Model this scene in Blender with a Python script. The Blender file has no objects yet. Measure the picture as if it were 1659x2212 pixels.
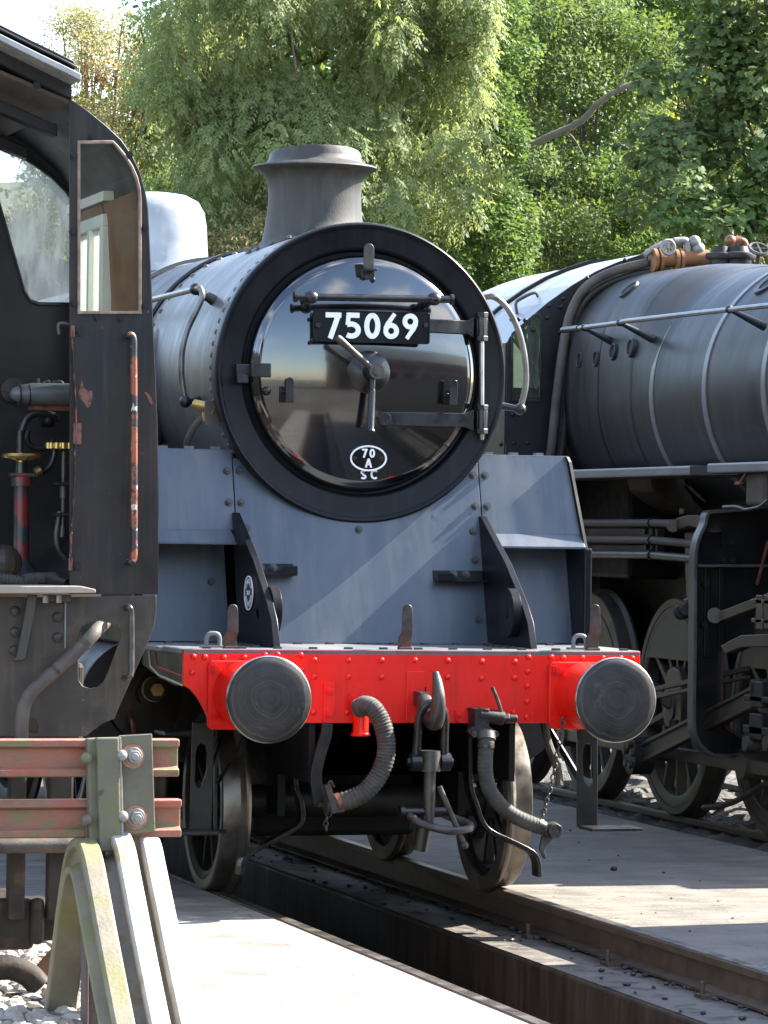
import bpy, bmesh, math, random
import numpy as np
from mathutils import Vector, Matrix
random.seed(7); rng = np.random.default_rng(7)
S = bpy.context.scene
COL = S.collection
PI = math.pi

# ------------------------------------------------------------------ camera
FOC, CAMP, YAW, PITCH, ROLL = 8257.2, Vector((-5.3412, -18.0667, 1.8652)), .2786, .0045, .0141
IW, IH = 1659., 2212.
_F = Vector((math.sin(YAW)*math.cos(PITCH), math.cos(YAW)*math.cos(PITCH), math.sin(PITCH)))
_R0 = Vector((math.cos(YAW), -math.sin(YAW), 0)); _U0 = _R0.cross(_F)
_R = _R0*math.cos(ROLL) + _U0*math.sin(ROLL); _U = _U0*math.cos(ROLL) - _R0*math.sin(ROLL)
cam = bpy.data.cameras.new('camera'); camo = bpy.data.objects.new('camera', cam); COL.objects.link(camo)
camo.matrix_world = Matrix(((_R.x, _U.x, -_F.x, CAMP.x), (_R.y, _U.y, -_F.y, CAMP.y), (_R.z, _U.z, -_F.z, CAMP.z), (0, 0, 0, 1)))
cam.sensor_fit = 'VERTICAL'; cam.sensor_height = 24; cam.lens = FOC/IH*24
cam.clip_start = .5; cam.clip_end = 5000
S.camera = camo

# ------------------------------------------------------------------ sky, sun, exposure
SUN_EL = math.radians(38.5); SUN_AZ = math.radians(8)      # azimuth from +X towards +Y
sd = Vector((math.cos(SUN_EL)*math.cos(SUN_AZ), math.cos(SUN_EL)*math.sin(SUN_AZ), math.sin(SUN_EL)))
world = bpy.data.worlds.new('World'); S.world = world; world.use_nodes = True
wn = world.node_tree.nodes; wl = world.node_tree.links; wn.clear()
sky = wn.new('ShaderNodeTexSky'); sky.sky_type = 'NISHITA'; sky.sun_disc = False
sky.sun_elevation = SUN_EL; sky.sun_rotation = PI/2 - SUN_AZ; sky.altitude = 50
sky.air_density = 1.0; sky.dust_density = .6; sky.ozone_density = 1.2
tc = wn.new('ShaderNodeTexCoord'); mp = wn.new('ShaderNodeMapping'); mp.inputs['Scale'].default_value = (1, 1, 2.6)
cn = wn.new('ShaderNodeTexNoise'); cn.inputs['Scale'].default_value = 2.6; cn.inputs['Detail'].default_value = 9; cn.inputs['Roughness'].default_value = .55
cr = wn.new('ShaderNodeMapRange'); cr.inputs['From Min'].default_value = .51; cr.inputs['From Max'].default_value = .69; cr.interpolation_type = 'SMOOTHSTEP'
cm = wn.new('ShaderNodeMixRGB'); cm.inputs['Color2'].default_value = (6.6, 6.5, 6.4, 1)
bgn = wn.new('ShaderNodeBackground'); bgn.inputs['Strength'].default_value = .125
wo = wn.new('ShaderNodeOutputWorld')
wl.new(tc.outputs['Generated'], mp.inputs['Vector']); wl.new(mp.outputs['Vector'], cn.inputs['Vector'])
wl.new(cn.outputs['Fac'], cr.inputs['Value']); wl.new(cr.outputs['Result'], cm.inputs['Fac'])
wl.new(sky.outputs['Color'], cm.inputs['Color1']); wl.new(cm.outputs['Color'], bgn.inputs['Color']); wl.new(bgn.outputs['Background'], wo.inputs['Surface'])
sun = bpy.data.lights.new('sun', 'SUN'); sun.energy = 5.0; sun.angle = math.radians(.53); sun.color = (1, .95, .86)
suno = bpy.data.objects.new('sun', sun); COL.objects.link(suno); suno.location = (20, 0, 25)
suno.rotation_euler = (-sd).to_track_quat('-Z', 'Y').to_euler()
S.view_settings.view_transform = 'Standard'; S.view_settings.look = 'None'; S.view_settings.gamma = 1
S.view_settings.use_curve_mapping = False; S.view_settings.exposure = 2.45

# ------------------------------------------------------------------ measuring helpers
def ray(u, v): return _F + _R*((u-IW/2)/FOC) - _U*((v-IH/2)/FOC)
def AY(u, v, Y): r = ray(u, v); return CAMP + r*((Y-CAMP.y)/r.y)
def AX(u, v, X): r = ray(u, v); return CAMP + r*((X-CAMP.x)/r.x)
def AZ(u, v, Z): r = ray(u, v); return CAMP + r*((Z-CAMP.z)/r.z)
def XZ(u, v, Y): p = AY(u, v, Y); return (p.x, p.z)
def YZ(u, v, X): p = AX(u, v, X); return (p.y, p.z)

# ------------------------------------------------------------------ materials
M = {}
def mk(name, c1, c2=None, scale=6., rough=(.45, .6), metal=0., bump=0., bscale=60., stretch=(1, 1, 1), spec=.5,
       coat=0., patch=None, pthr=.62, pscale=5., psoft=.05, patch2=None, p2thr=.66, p2scale=14., detail=6., contrast=(.32, .68), bdist=.01, streak=None, sthr=.58, sscale=(14, 14, .7), ssoft=.12, samt=.7):
    m = bpy.data.materials.new(name); m.use_nodes = True; n = m.node_tree.nodes; l = m.node_tree.links
    b = n['Principled BSDF']; c2 = c2 or c1
    t = n.new('ShaderNodeTexCoord'); mpn = n.new('ShaderNodeMapping'); mpn.inputs['Scale'].default_value = stretch
    l.new(t.outputs['Object'], mpn.inputs['Vector'])
    def noise(sc, det=detail, ro=.6):
        z = n.new('ShaderNodeTexNoise'); z.inputs['Scale'].default_value = sc; z.inputs['Detail'].default_value = det; z.inputs['Roughness'].default_value = ro
        l.new(mpn.outputs['Vector'], z.inputs['Vector']); return z.outputs['Fac']
    def rngn(src, a, bb, c, d):
        z = n.new('ShaderNodeMapRange'); z.inputs['From Min'].default_value = a; z.inputs['From Max'].default_value = bb
        z.inputs['To Min'].default_value = c; z.inputs['To Max'].default_value = d; l.new(src, z.inputs['Value']); return z.outputs['Result']
    def mix(f, a, bb):
        z = n.new('ShaderNodeMixRGB'); l.new(f, z.inputs['Fac'])
        for s, k in ((a, 'Color1'), (bb, 'Color2')):
            if isinstance(s, tuple): z.inputs[k].default_value = (*s, 1)
            else: l.new(s, z.inputs[k])
        return z.outputs['Color']
    n1 = noise(scale)
    col = mix(rngn(n1, contrast[0], contrast[1], 0, 1), c1, c2)
    rg = rngn(n1, .3, .7, rough[0], rough[1])
    if patch:
        f = rngn(noise(pscale), pthr-psoft, pthr+psoft, 0, 1); col = mix(f, col, patch)
    if patch2:
        f = rngn(noise(p2scale, 4), p2thr-.02, p2thr+.02, 0, 1); col = mix(f, col, patch2)
    if streak:
        m2 = n.new('ShaderNodeMapping'); m2.inputs['Scale'].default_value = sscale; l.new(t.outputs['Object'], m2.inputs['Vector'])
        z = n.new('ShaderNodeTexNoise'); z.inputs['Scale'].default_value = 1.; z.inputs['Detail'].default_value = 7; z.inputs['Roughness'].default_value = .65; l.new(m2.outputs['Vector'], z.inputs['Vector'])
        col = mix(rngn(z.outputs['Fac'], sthr-ssoft, sthr+ssoft, 0, samt), col, streak)
    l.new(col, b.inputs['Base Color']); l.new(rg, b.inputs['Roughness'])
    b.inputs['Metallic'].default_value = metal; b.inputs['Specular IOR Level'].default_value = spec
    if coat: b.inputs['Coat Weight'].default_value = coat; b.inputs['Coat Roughness'].default_value = .05
    if bump:
        bp = n.new('ShaderNodeBump'); bp.inputs['Strength'].default_value = bump; bp.inputs['Distance'].default_value = bdist
        l.new(noise(bscale, 5), bp.inputs['Height']); l.new(bp.outputs['Normal'], b.inputs['Normal'])
    M[name] = m; return m
mk('gloss_black', (.003, .0033, .004), (.005, .005, .006), 3, (.06, .19), spec=.8, coat=.7, bump=.03, bscale=5, bdist=.02)
M['gloss_black'].node_tree.nodes['Principled BSDF'].inputs['Coat IOR'].default_value = 1.8
mk('under_brown', (.012, .0095, .008), (.040, .031, .024), 7, (.5, .8), bump=.3, bscale=60, spec=.2, patch=(.075, .045, .025), pthr=.64, pscale=9, psoft=.08)
mk('dome_glare', (0.2200, 0.2200, 0.2200), (0.3300, 0.3300, 0.3300), 3, (.2, .3), spec=.9, coat=.8)  # pale base paints the sun and sky glare onto a dark dome
mk('ring_black', (.004, .0043, .006), (.009, .0095, .012), 4, (.30, .48), stretch=(1, 1, .5), spec=.18, patch=(.013, .0125, .012), pthr=.64, pscale=7, psoft=.08, streak=(.022, .021, .02), sscale=(18, 6, 1.2), sthr=.66, samt=.5)
mk('fit_black', (.006, .006, .007), (.014, .0135, .0135), 12, (.22, .42), spec=.5)
mk('smokebox_grey', (0.0425, 0.0391, 0.0357), (0.0978, 0.0901, 0.0816), 3.5, (.30, .5), stretch=(.6, 4, .9), bump=.10, bscale=90, patch=(0.1445, 0.1343, 0.1190), pthr=.64, pscale=2.4, psoft=.12, streak=(0.1275, 0.1190, 0.1088), sscale=(1.2, 12, 1.2), sthr=.6, samt=.4, spec=.38)
mk('chimney_grey', (.022, .020, .018), (.050, .045, .040), 5, (.45, .7), stretch=(1, 1, .35), bump=.15, bscale=120, spec=.35, streak=(.085, .078, .068), sscale=(14, 14, 1.2), sthr=.6, samt=.6)
mk('apron_skytint', (.040, .052, .073), (.068, .082, .105), 3.2, (.30, .46), stretch=(1.3, 1, .45), spec=.55, patch=(.105, .105, .102), pthr=.64, pscale=4, psoft=.14, bump=.03, bscale=14, patch2=(.03, .032, .036), p2thr=.70, p2scale=9, streak=(.115, .118, .12), sscale=(11, 3, .9), sthr=.6, samt=.55)  # blue in the base stands in for sky reflected by dark paint
mk('frame_black', (.004, .004, .0045), (.011, .010, .0095), 9, (.5, .75), spec=.25)
mk('oily_black', (.005, .0046, .0045), (.022, .018, .015), 7, (.38, .62), bump=.2, bscale=50, spec=.35)
mk('red_paint', (.70, .010, .004), (.76, .014, .006), 5, (.30, .42), bump=.04, bscale=70, spec=.4, patch=(.55, .012, .008), pthr=.66, pscale=9, psoft=.08, patch2=(.25, .02, .015), p2thr=.76, p2scale=30, streak=(.40, .012, .010), sscale=(16, 16, 1.6), sthr=.62, samt=.6)
mk('buffer_steel', (.016, .015, .015), (.045, .041, .039), 7, (.36, .58), metal=.2, bump=.06, bscale=80, spec=.35, patch=(.085, .078, .072), pthr=.68, pscale=13, psoft=.08)
mk('bright_steel', (.30, .29, .27), (.50, .48, .45), 10, (.22, .4), metal=.9)
mk('tread_steel', (.10, .086, .072), (.24, .21, .18), 7, (.25, .45), metal=.8)
mk('dull_steel', (.035, .032, .029), (.095, .086, .078), 14, (.35, .55), metal=.5, bump=.1, bscale=120)
mk('greasy_rod', (.040, .030, .022), (.11, .085, .062), 9, (.38, .6), metal=.3, bump=.12, bscale=60)
mk('brown_pipe', (.042, .033, .027), (.105, .086, .070), 7, (.5, .75), bump=.25, bscale=70, spec=.35)
mk('brass', (.42, .27, .08), (.62, .42, .15), 12, (.25, .45), metal=.9)
mk('copper', (.13, .05, .028), (.22, .09, .05), 12, (.35, .55), metal=.5)
mk('hose_rubber', (.042, .040, .036), (.085, .080, .070), 12, (.6, .8), bump=.15, bscale=90, spec=.25)
mk('white_paint', (.78, .78, .76), (.84, .84, .82), 10, (.35, .5))
mk('lining_red', (.55, .02, .03)); mk('lining_cream', (.60, .55, .36))
mk('clad_black', (0.0140, 0.0136, 0.0140), (0.0322, 0.0301, 0.0287), 2.2, (.36, .52), stretch=(.7, 3.2, .5), spec=.3, patch=(0.0462, 0.0392, 0.0329), pthr=.64, pscale=2.6, psoft=.1, bump=.05, bscale=14, patch2=(0.0630, 0.0595, 0.0560), p2thr=.74, p2scale=30, streak=(0.0490, 0.0420, 0.0350), sscale=(.9, 9, .9), sthr=.6, samt=.45)
mk('wheel_grey', (.028, .024, .021), (.060, .050, .042), 6, (.42, .62), bump=.1, bscale=50)
mk('plate_dark', (.055, .05, .05), (.10, .09, .088), 8, (.35, .5))
mk('chip_dark', (.05, .03, .03), (.10, .05, .045), 8, (.35, .5), patch=(.36, .03, .02), pthr=.62, pscale=9, psoft=.03)
mk('gutter_pale', (.22, .22, .22), (.34, .34, .34), 6, (.2, .35), metal=.2)
mk('wood_dark', (.045, .035, .03), (.08, .06, .05), 5, (.5, .7), stretch=(4, .4, 1))
mk('lamp_foot', (.10, .035, .026), (.06, .04, .034), 18, (.45, .6), patch=(.035, .032, .03), pthr=.5, pscale=14)
mk('roof_glare', (.20, .20, .205), (.34, .335, .33), 3, (.32, .45), stretch=(.6, 2, 1))  # pale base paints the glare on a dark cab roof
mk('rail_steel', (.10, .097, .09), (.22, .21, .195), 10, (.25, .42), metal=.7)
mk('band_grey', (.09, .085, .085), (.15, .14, .14), 6, (.3, .5))
mk('plate_grey', (.11, .112, .118), (.17, .172, .178), 5, (.32, .5), stretch=(1, .5, 1))
mk('cab_black', (.006, .0063, .008), (.014, .013, .013), 5, (.32, .5), spec=.3, patch=(.022, .018, .015), pthr=.67, pscale=3, psoft=.08, patch2=(.09, .08, .07), p2thr=.745, p2scale=42)
mk('cab_panel', (.007, .0052, .0048), (.026, .0195, .0165), 4.4, (.34, .55), stretch=(1, 1, .55), bump=.06, bscale=50, spec=.28, patch=(.009, .011, .014), pthr=.62, pscale=3.2, psoft=.08, patch2=(.10, .085, .07), p2thr=.735, p2scale=48, streak=(.045, .034, .026), sscale=(26, 8, 1.1), sthr=.62, samt=.6)
mk('cab_under', (.022, .017, .013), (.050, .040, .031), 4, (.42, .62), bump=.12, bscale=50, spec=.35, patch=(.085, .055, .032), pthr=.64, pscale=6, psoft=.1, patch2=(.18, .15, .12), p2thr=.73, p2scale=40, streak=(.10, .07, .045), sscale=(22, 8, 1.3), sthr=.62, samt=.6)
mk('chip_orange', (0.2400, 0.0600, 0.0200), (0.1760, 0.0400, 0.0160), 9, (.4, .6), patch=(0.0096, 0.0088, 0.0112), pthr=.50, pscale=11, psoft=.03, patch2=(0.4000, 0.3840, 0.3680), p2thr=.64, p2scale=26)
mk('chip_patch', (.16, .055, .032), (.10, .032, .02), 30, (.5, .7), patch=(.02, .016, .016), pthr=.60, pscale=40)
mk('frame_brass', (.12, .078, .055), (.26, .20, .15), 22, (.45, .7), metal=.2)
mk('wood_brown', (.13, .048, .013), (.22, .088, .025), 4, (.45, .6), stretch=(1, 1, 7), bump=.1, bscale=20)
mk('wood_pale', (.62, .60, .52), (.74, .72, .64), 5, (.5, .65))
mk('floor_wood', (.22, .18, .14), (.32, .27, .22), 6, (.6, .8), stretch=(.4, 3, 3), bump=.2, bscale=40)
mk('seat_grey', (.05, .055, .055), (.08, .085, .083), 8, (.28, .42))
mk('column_paint', (.016, .021, .027), (.03, .036, .042), 9, (.35, .5), patch=(.16, .018, .018), pthr=.55, pscale=7, psoft=.03)
mk('rust_rail', (.15, .066, .038), (.25, .145, .092), 9, (.6, .85), bump=.5, bscale=60, stretch=(.5, 1, 1), patch=(.26, .048, .033), pthr=.56, pscale=9, psoft=.14, patch2=(.14, .11, .05), p2thr=.55, p2scale=8)
mk('rust_plain', (.22, .085, .045), (.42, .20, .12), 14, (.7, .9), bump=.4, bscale=80, patch=(.55, .40, .33), pthr=.64, pscale=20)
mk('orange_rust', (.16, .065, .024), (.27, .12, .048), 9, (.7, .9), bump=.2, bscale=60)
mk('grey_green', (.075, .068, .046), (.13, .118, .085), 6, (.55, .75), bump=.25, bscale=60, patch=(.10, .10, .035), pthr=.60, pscale=6, psoft=.12, patch2=(.05, .035, .022), p2thr=.68, p2scale=17)
mk('pale_rail', (.22, .195, .165), (.34, .31, .27), 8, (.5, .7), bump=.25, bscale=60, patch=(.22, .15, .05), pthr=.64, pscale=9, psoft=.08, patch2=(.13, .09, .065), p2thr=.68, p2scale=14)
mk('mossy_rail', (.12, .10, .068), (.20, .172, .12), 6, (.6, .8), bump=.3, bscale=60, patch=(.14, .135, .04), pthr=.56, pscale=5, psoft=.12, patch2=(.20, .085, .04), p2thr=.68, p2scale=9)
mk('maroon_post', (.05, .034, .034), (.095, .066, .062), 6, (.6, .8), bump=.2, bscale=60, patch=(.16, .05, .025), pthr=.66, pscale=14)
mk('nut_pale', (.17, .155, .145), (.27, .25, .235), 20, (.4, .6), metal=.3)
mk('stone', (.20, .17, .14), (.40, .36, .31), 3, (.7, .9), bump=.4, bscale=30)
mk('coal', (.02, .02, .02), (.04, .04, .04), 20, (.3, .5), bump=.5, bscale=40)
mk('bark', (.05, .042, .032), (.12, .10, .078), 8, (.8, .95), bump=.6, bscale=25, stretch=(1, 1, .3))
mk('bark_pale', (0.1190, 0.1015, 0.0735), (0.1820, 0.1575, 0.1190), 8, (.8, .95), bump=.5, bscale=30)
mk('wagon_wood', (.10, .075, .055), (.17, .13, .10), 4, (.6, .8), stretch=(1, .3, 3), bump=.3, bscale=30)
mk('brick_red', (.07, .04, .032), (.11, .065, .05), 9, (.7, .9), bump=.3, bscale=30)
mk('slate', (.03, .031, .035), (.05, .052, .056), 6, (.5, .7))
mk('pit_wall', (0.0328, 0.0192, 0.0108), (0.0693, 0.0443, 0.0262), 3, (.45, .8), stretch=(1, 2.4, .35), bump=.25, bscale=25, patch=(0.1001, 0.0731, 0.0482), pthr=.64, pscale=5, psoft=.1, streak=(0.0140, 0.0098, 0.0070), sscale=(9, 9, .8), sthr=.55, samt=.7)
mk('pit_dark', (.03, .026, .022), (.06, .05, .045), 4, (.4, .7))
mk('rail_side', (0.0433, 0.0245, 0.0153), (0.0867, 0.0536, 0.0347), 9, (.5, .8), bump=.25, bscale=70)
mk('ledge', (0.0650, 0.0553, 0.0442), (0.1300, 0.1137, 0.0943), 6, (.5, .85), bump=.5, bscale=40, patch=(0.0260, 0.0221, 0.0182), pthr=.56, pscale=9, psoft=.06)
mk('pave', (.23, .205, .175), (.35, .32, .28), 5, (.6, .85), stretch=(1, 1, 1), bump=.5, bscale=45, contrast=(.25, .75), detail=12, patch=(.085, .073, .060), pthr=.60, pscale=2.2, psoft=.18, patch2=(.05, .043, .036), p2thr=.66, p2scale=13, streak=(.095, .083, .068), sscale=(1.1, 13, 1), sthr=.56, samt=.65)
mk('pave_shaded', (0.1296, 0.1102, 0.0864), (0.2016, 0.1764, 0.1418), 5, (.6, .85), stretch=(1, 1, 1), bump=.5, bscale=45, contrast=(.25, .75), detail=12, patch=(0.0612, 0.0526, 0.0432), pthr=.60, pscale=2.2, psoft=.18, patch2=(0.0360, 0.0310, 0.0259), p2thr=.66, p2scale=13, streak=(0.0684, 0.0598, 0.0490), sscale=(1.1, 13, 1), sthr=.56, samt=.65)  # copy of pave with the right side's shade put into darker colours
mk('gravel', (0.0480, 0.0420, 0.0360), (0.1200, 0.1080, 0.0920), 16, (.8, .95), bump=.9, bscale=34, bdist=.04, patch=(0.0200, 0.0180, 0.0160), pthr=.6, pscale=3, psoft=.12)
mk('earth', (0.0488, 0.0423, 0.0338), (0.0845, 0.0748, 0.0585), 1.4, (.8, .95), bump=.5, bscale=8, bdist=.05, patch=(0.1430, 0.1235, 0.0910), pthr=.60, pscale=.25, psoft=.08)
mk('bank_soil', (.06, .055, .03), (.10, .10, .045), 1.0, (.85, .95), bump=.5, bscale=6, bdist=.05)

def buffer_mat():
    m = M['buffer_steel']; n = m.node_tree.nodes; l = m.node_tree.links; b = n['Principled BSDF']
    t = n.new('ShaderNodeTexCoord'); sb = n.new('ShaderNodeVectorMath'); sb.operation = 'SUBTRACT'; sb.inputs[1].default_value = (.5, .5, .5); l.new(t.outputs['Generated'], sb.inputs[0])
    mu = n.new('ShaderNodeVectorMath'); mu.operation = 'MULTIPLY'; mu.inputs[1].default_value = (1, 0, 1); l.new(sb.outputs[0], mu.inputs[0])
    ln = n.new('ShaderNodeVectorMath'); ln.operation = 'LENGTH'; l.new(mu.outputs[0], ln.inputs[0])
    ns = n.new('ShaderNodeTexNoise'); ns.inputs['Scale'].default_value = 3; ns.inputs['Detail'].default_value = 5; l.new(mu.outputs[0], ns.inputs['Vector'])
    ad = n.new('ShaderNodeMath'); ad.operation = 'MULTIPLY_ADD'; ad.inputs[1].default_value = .16; l.new(ns.outputs['Fac'], ad.inputs[0]); l.new(ln.outputs['Value'], ad.inputs[2])
    rn = n.new('ShaderNodeTexNoise'); rn.noise_dimensions = '1D'; rn.inputs['Scale'].default_value = 26; rn.inputs['Detail'].default_value = 6; l.new(ad.outputs[0], rn.inputs['W'])
    mr = n.new('ShaderNodeMapRange'); mr.inputs['From Min'].default_value = .48; mr.inputs['From Max'].default_value = .72; mr.inputs['To Max'].default_value = .42; l.new(rn.outputs['Fac'], mr.inputs['Value'])
    m2 = n.new('ShaderNodeMath'); m2.operation = 'MULTIPLY'; l.new(mr.outputs['Result'], m2.inputs[0]); l.new(ns.outputs['Fac'], m2.inputs[1])
    mx = n.new('ShaderNodeMixRGB'); mx.inputs['Color2'].default_value = (.15, .14, .13, 1); src = b.inputs['Base Color'].links[0].from_socket; l.new(src, mx.inputs['Color1']); l.new(m2.outputs[0], mx.inputs['Fac']); l.new(mx.outputs['Color'], b.inputs['Base Color'])
buffer_mat()
def glass(name, tint, dirt, dcol):
    m = bpy.data.materials.new(name); m.use_nodes = True; n = m.node_tree.nodes; l = m.node_tree.links; n.clear()
    o = n.new('ShaderNodeOutputMaterial'); tr = n.new('ShaderNodeBsdfTransparent'); tr.inputs['Color'].default_value = (*tint, 1)
    gl = n.new('ShaderNodeBsdfGlossy'); gl.inputs['Roughness'].default_value = .03
    d0 = n.new('ShaderNodeBsdfDiffuse'); d0.inputs['Color'].default_value = (*dcol, 1); d1 = n.new('ShaderNodeBsdfTranslucent'); d1.inputs['Color'].default_value = (*dcol, 1); df = n.new('ShaderNodeMixShader'); df.inputs['Fac'].default_value = .6; l.new(d0.outputs[0], df.inputs[1]); l.new(d1.outputs[0], df.inputs[2])
    fr = n.new('ShaderNodeFresnel'); fr.inputs['IOR'].default_value = 1.45
    m1 = n.new('ShaderNodeMixShader'); m2 = n.new('ShaderNodeMixShader')
    t = n.new('ShaderNodeTexCoord'); mpn = n.new('ShaderNodeMapping'); mpn.inputs['Scale'].default_value = (6, 6, 1.4); z = n.new('ShaderNodeTexNoise'); z.inputs['Scale'].default_value = 4; z.inputs['Detail'].default_value = 8
    r = n.new('ShaderNodeMapRange'); r.inputs['From Min'].default_value = .35; r.inputs['From Max'].default_value = .75; r.inputs['To Min'].default_value = dirt[0]; r.inputs['To Max'].default_value = dirt[1]
    l.new(t.outputs['Object'], mpn.inputs['Vector']); l.new(mpn.outputs['Vector'], z.inputs['Vector']); l.new(z.outputs['Fac'], r.inputs['Value'])
    l.new(fr.outputs['Fac'], m1.inputs['Fac']); l.new(tr.outputs['BSDF'], m1.inputs[1]); l.new(gl.outputs['BSDF'], m1.inputs[2])
    l.new(r.outputs['Result'], m2.inputs['Fac']); l.new(m1.outputs['Shader'], m2.inputs[1]); l.new(df.outputs['Shader'], m2.inputs[2]); l.new(m2.outputs['Shader'], o.inputs['Surface'])
    M[name] = m
glass('clear_glass', (.86, .88, .84), (.0, .05), (.55, .55, .5))
glass('dirty_glass', (.90, .93, .92), (.16, .55), (.6, .62, .6))
glass('blue_glass', (.55, .65, .62), (.03, .12), (.5, .55, .5))

def leafmat(name, cols, trans=.35, rough=.62):
    m = bpy.data.materials.new(name); m.use_nodes = True; n = m.node_tree.nodes; l = m.node_tree.links
    b = n['Principled BSDF']; o = n['Material Output']; g = n.new('ShaderNodeNewGeometry'); r = n.new('ShaderNodeValToRGB')
    r.color_ramp.elements[0].color = (*cols[0], 1); r.color_ramp.elements[1].color = (*cols[-1], 1)
    for i, c in enumerate(cols[1:-1]):
        e = r.color_ramp.elements.new((i+1)/(len(cols)-1)); e.color = (*c, 1)
    l.new(g.outputs['Random Per Island'], r.inputs['Fac']); l.new(r.outputs['Color'], b.inputs['Base Color']); b.inputs['Roughness'].default_value = rough
    b.inputs['Specular IOR Level'].default_value = .22
    t = n.new('ShaderNodeBsdfTranslucent'); hs = n.new('ShaderNodeHueSaturation'); hs.inputs['Hue'].default_value = .475; hs.inputs['Saturation'].default_value = 1.15; hs.inputs['Value'].default_value = 1.5
    l.new(r.outputs['Color'], hs.inputs['Color']); l.new(hs.outputs['Color'], t.inputs['Color'])
    mx = n.new('ShaderNodeMixShader'); mx.inputs['Fac'].default_value = trans
    l.new(b.outputs['BSDF'], mx.inputs[1]); l.new(t.outputs['BSDF'], mx.inputs[2]); l.new(mx.outputs['Shader'], o.inputs['Surface'])
    M[name] = m
leafmat('leaf_ash', [(0.126, 0.172, 0.071), (0.160, 0.210, 0.088), (0.193, 0.239, 0.109), (0.143, 0.189, 0.076), (0.227, 0.244, 0.092)], .48)
leafmat('leaf_thorn', [(.20, .225, .10), (.25, .27, .13), (.30, .29, .15), (.28, .22, .11), (.24, .27, .12)], .45)
leafmat('leaf_syc', [(0.074, 0.119, 0.043), (0.108, 0.159, 0.061), (0.142, 0.189, 0.074), (0.095, 0.135, 0.049)], .36)
leafmat('leaf_oak', [(0.055, 0.094, 0.028), (0.083, 0.133, 0.039), (0.111, 0.155, 0.044), (0.066, 0.111, 0.033)], .42)
leafmat('leaf_ivy', [(0.058, 0.112, 0.029), (0.087, 0.151, 0.044), (0.117, 0.176, 0.054), (0.078, 0.136, 0.039)], .35)
leafmat('leaf_yellow', [(0.160, 0.191, 0.037), (0.212, 0.245, 0.053), (0.255, 0.265, 0.075), (0.139, 0.181, 0.037)], .5)
leafmat('leaf_brown', [(0.170, 0.085, 0.030), (0.220, 0.120, 0.045), (0.150, 0.100, 0.030), (0.180, 0.130, 0.050)], .4)

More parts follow.
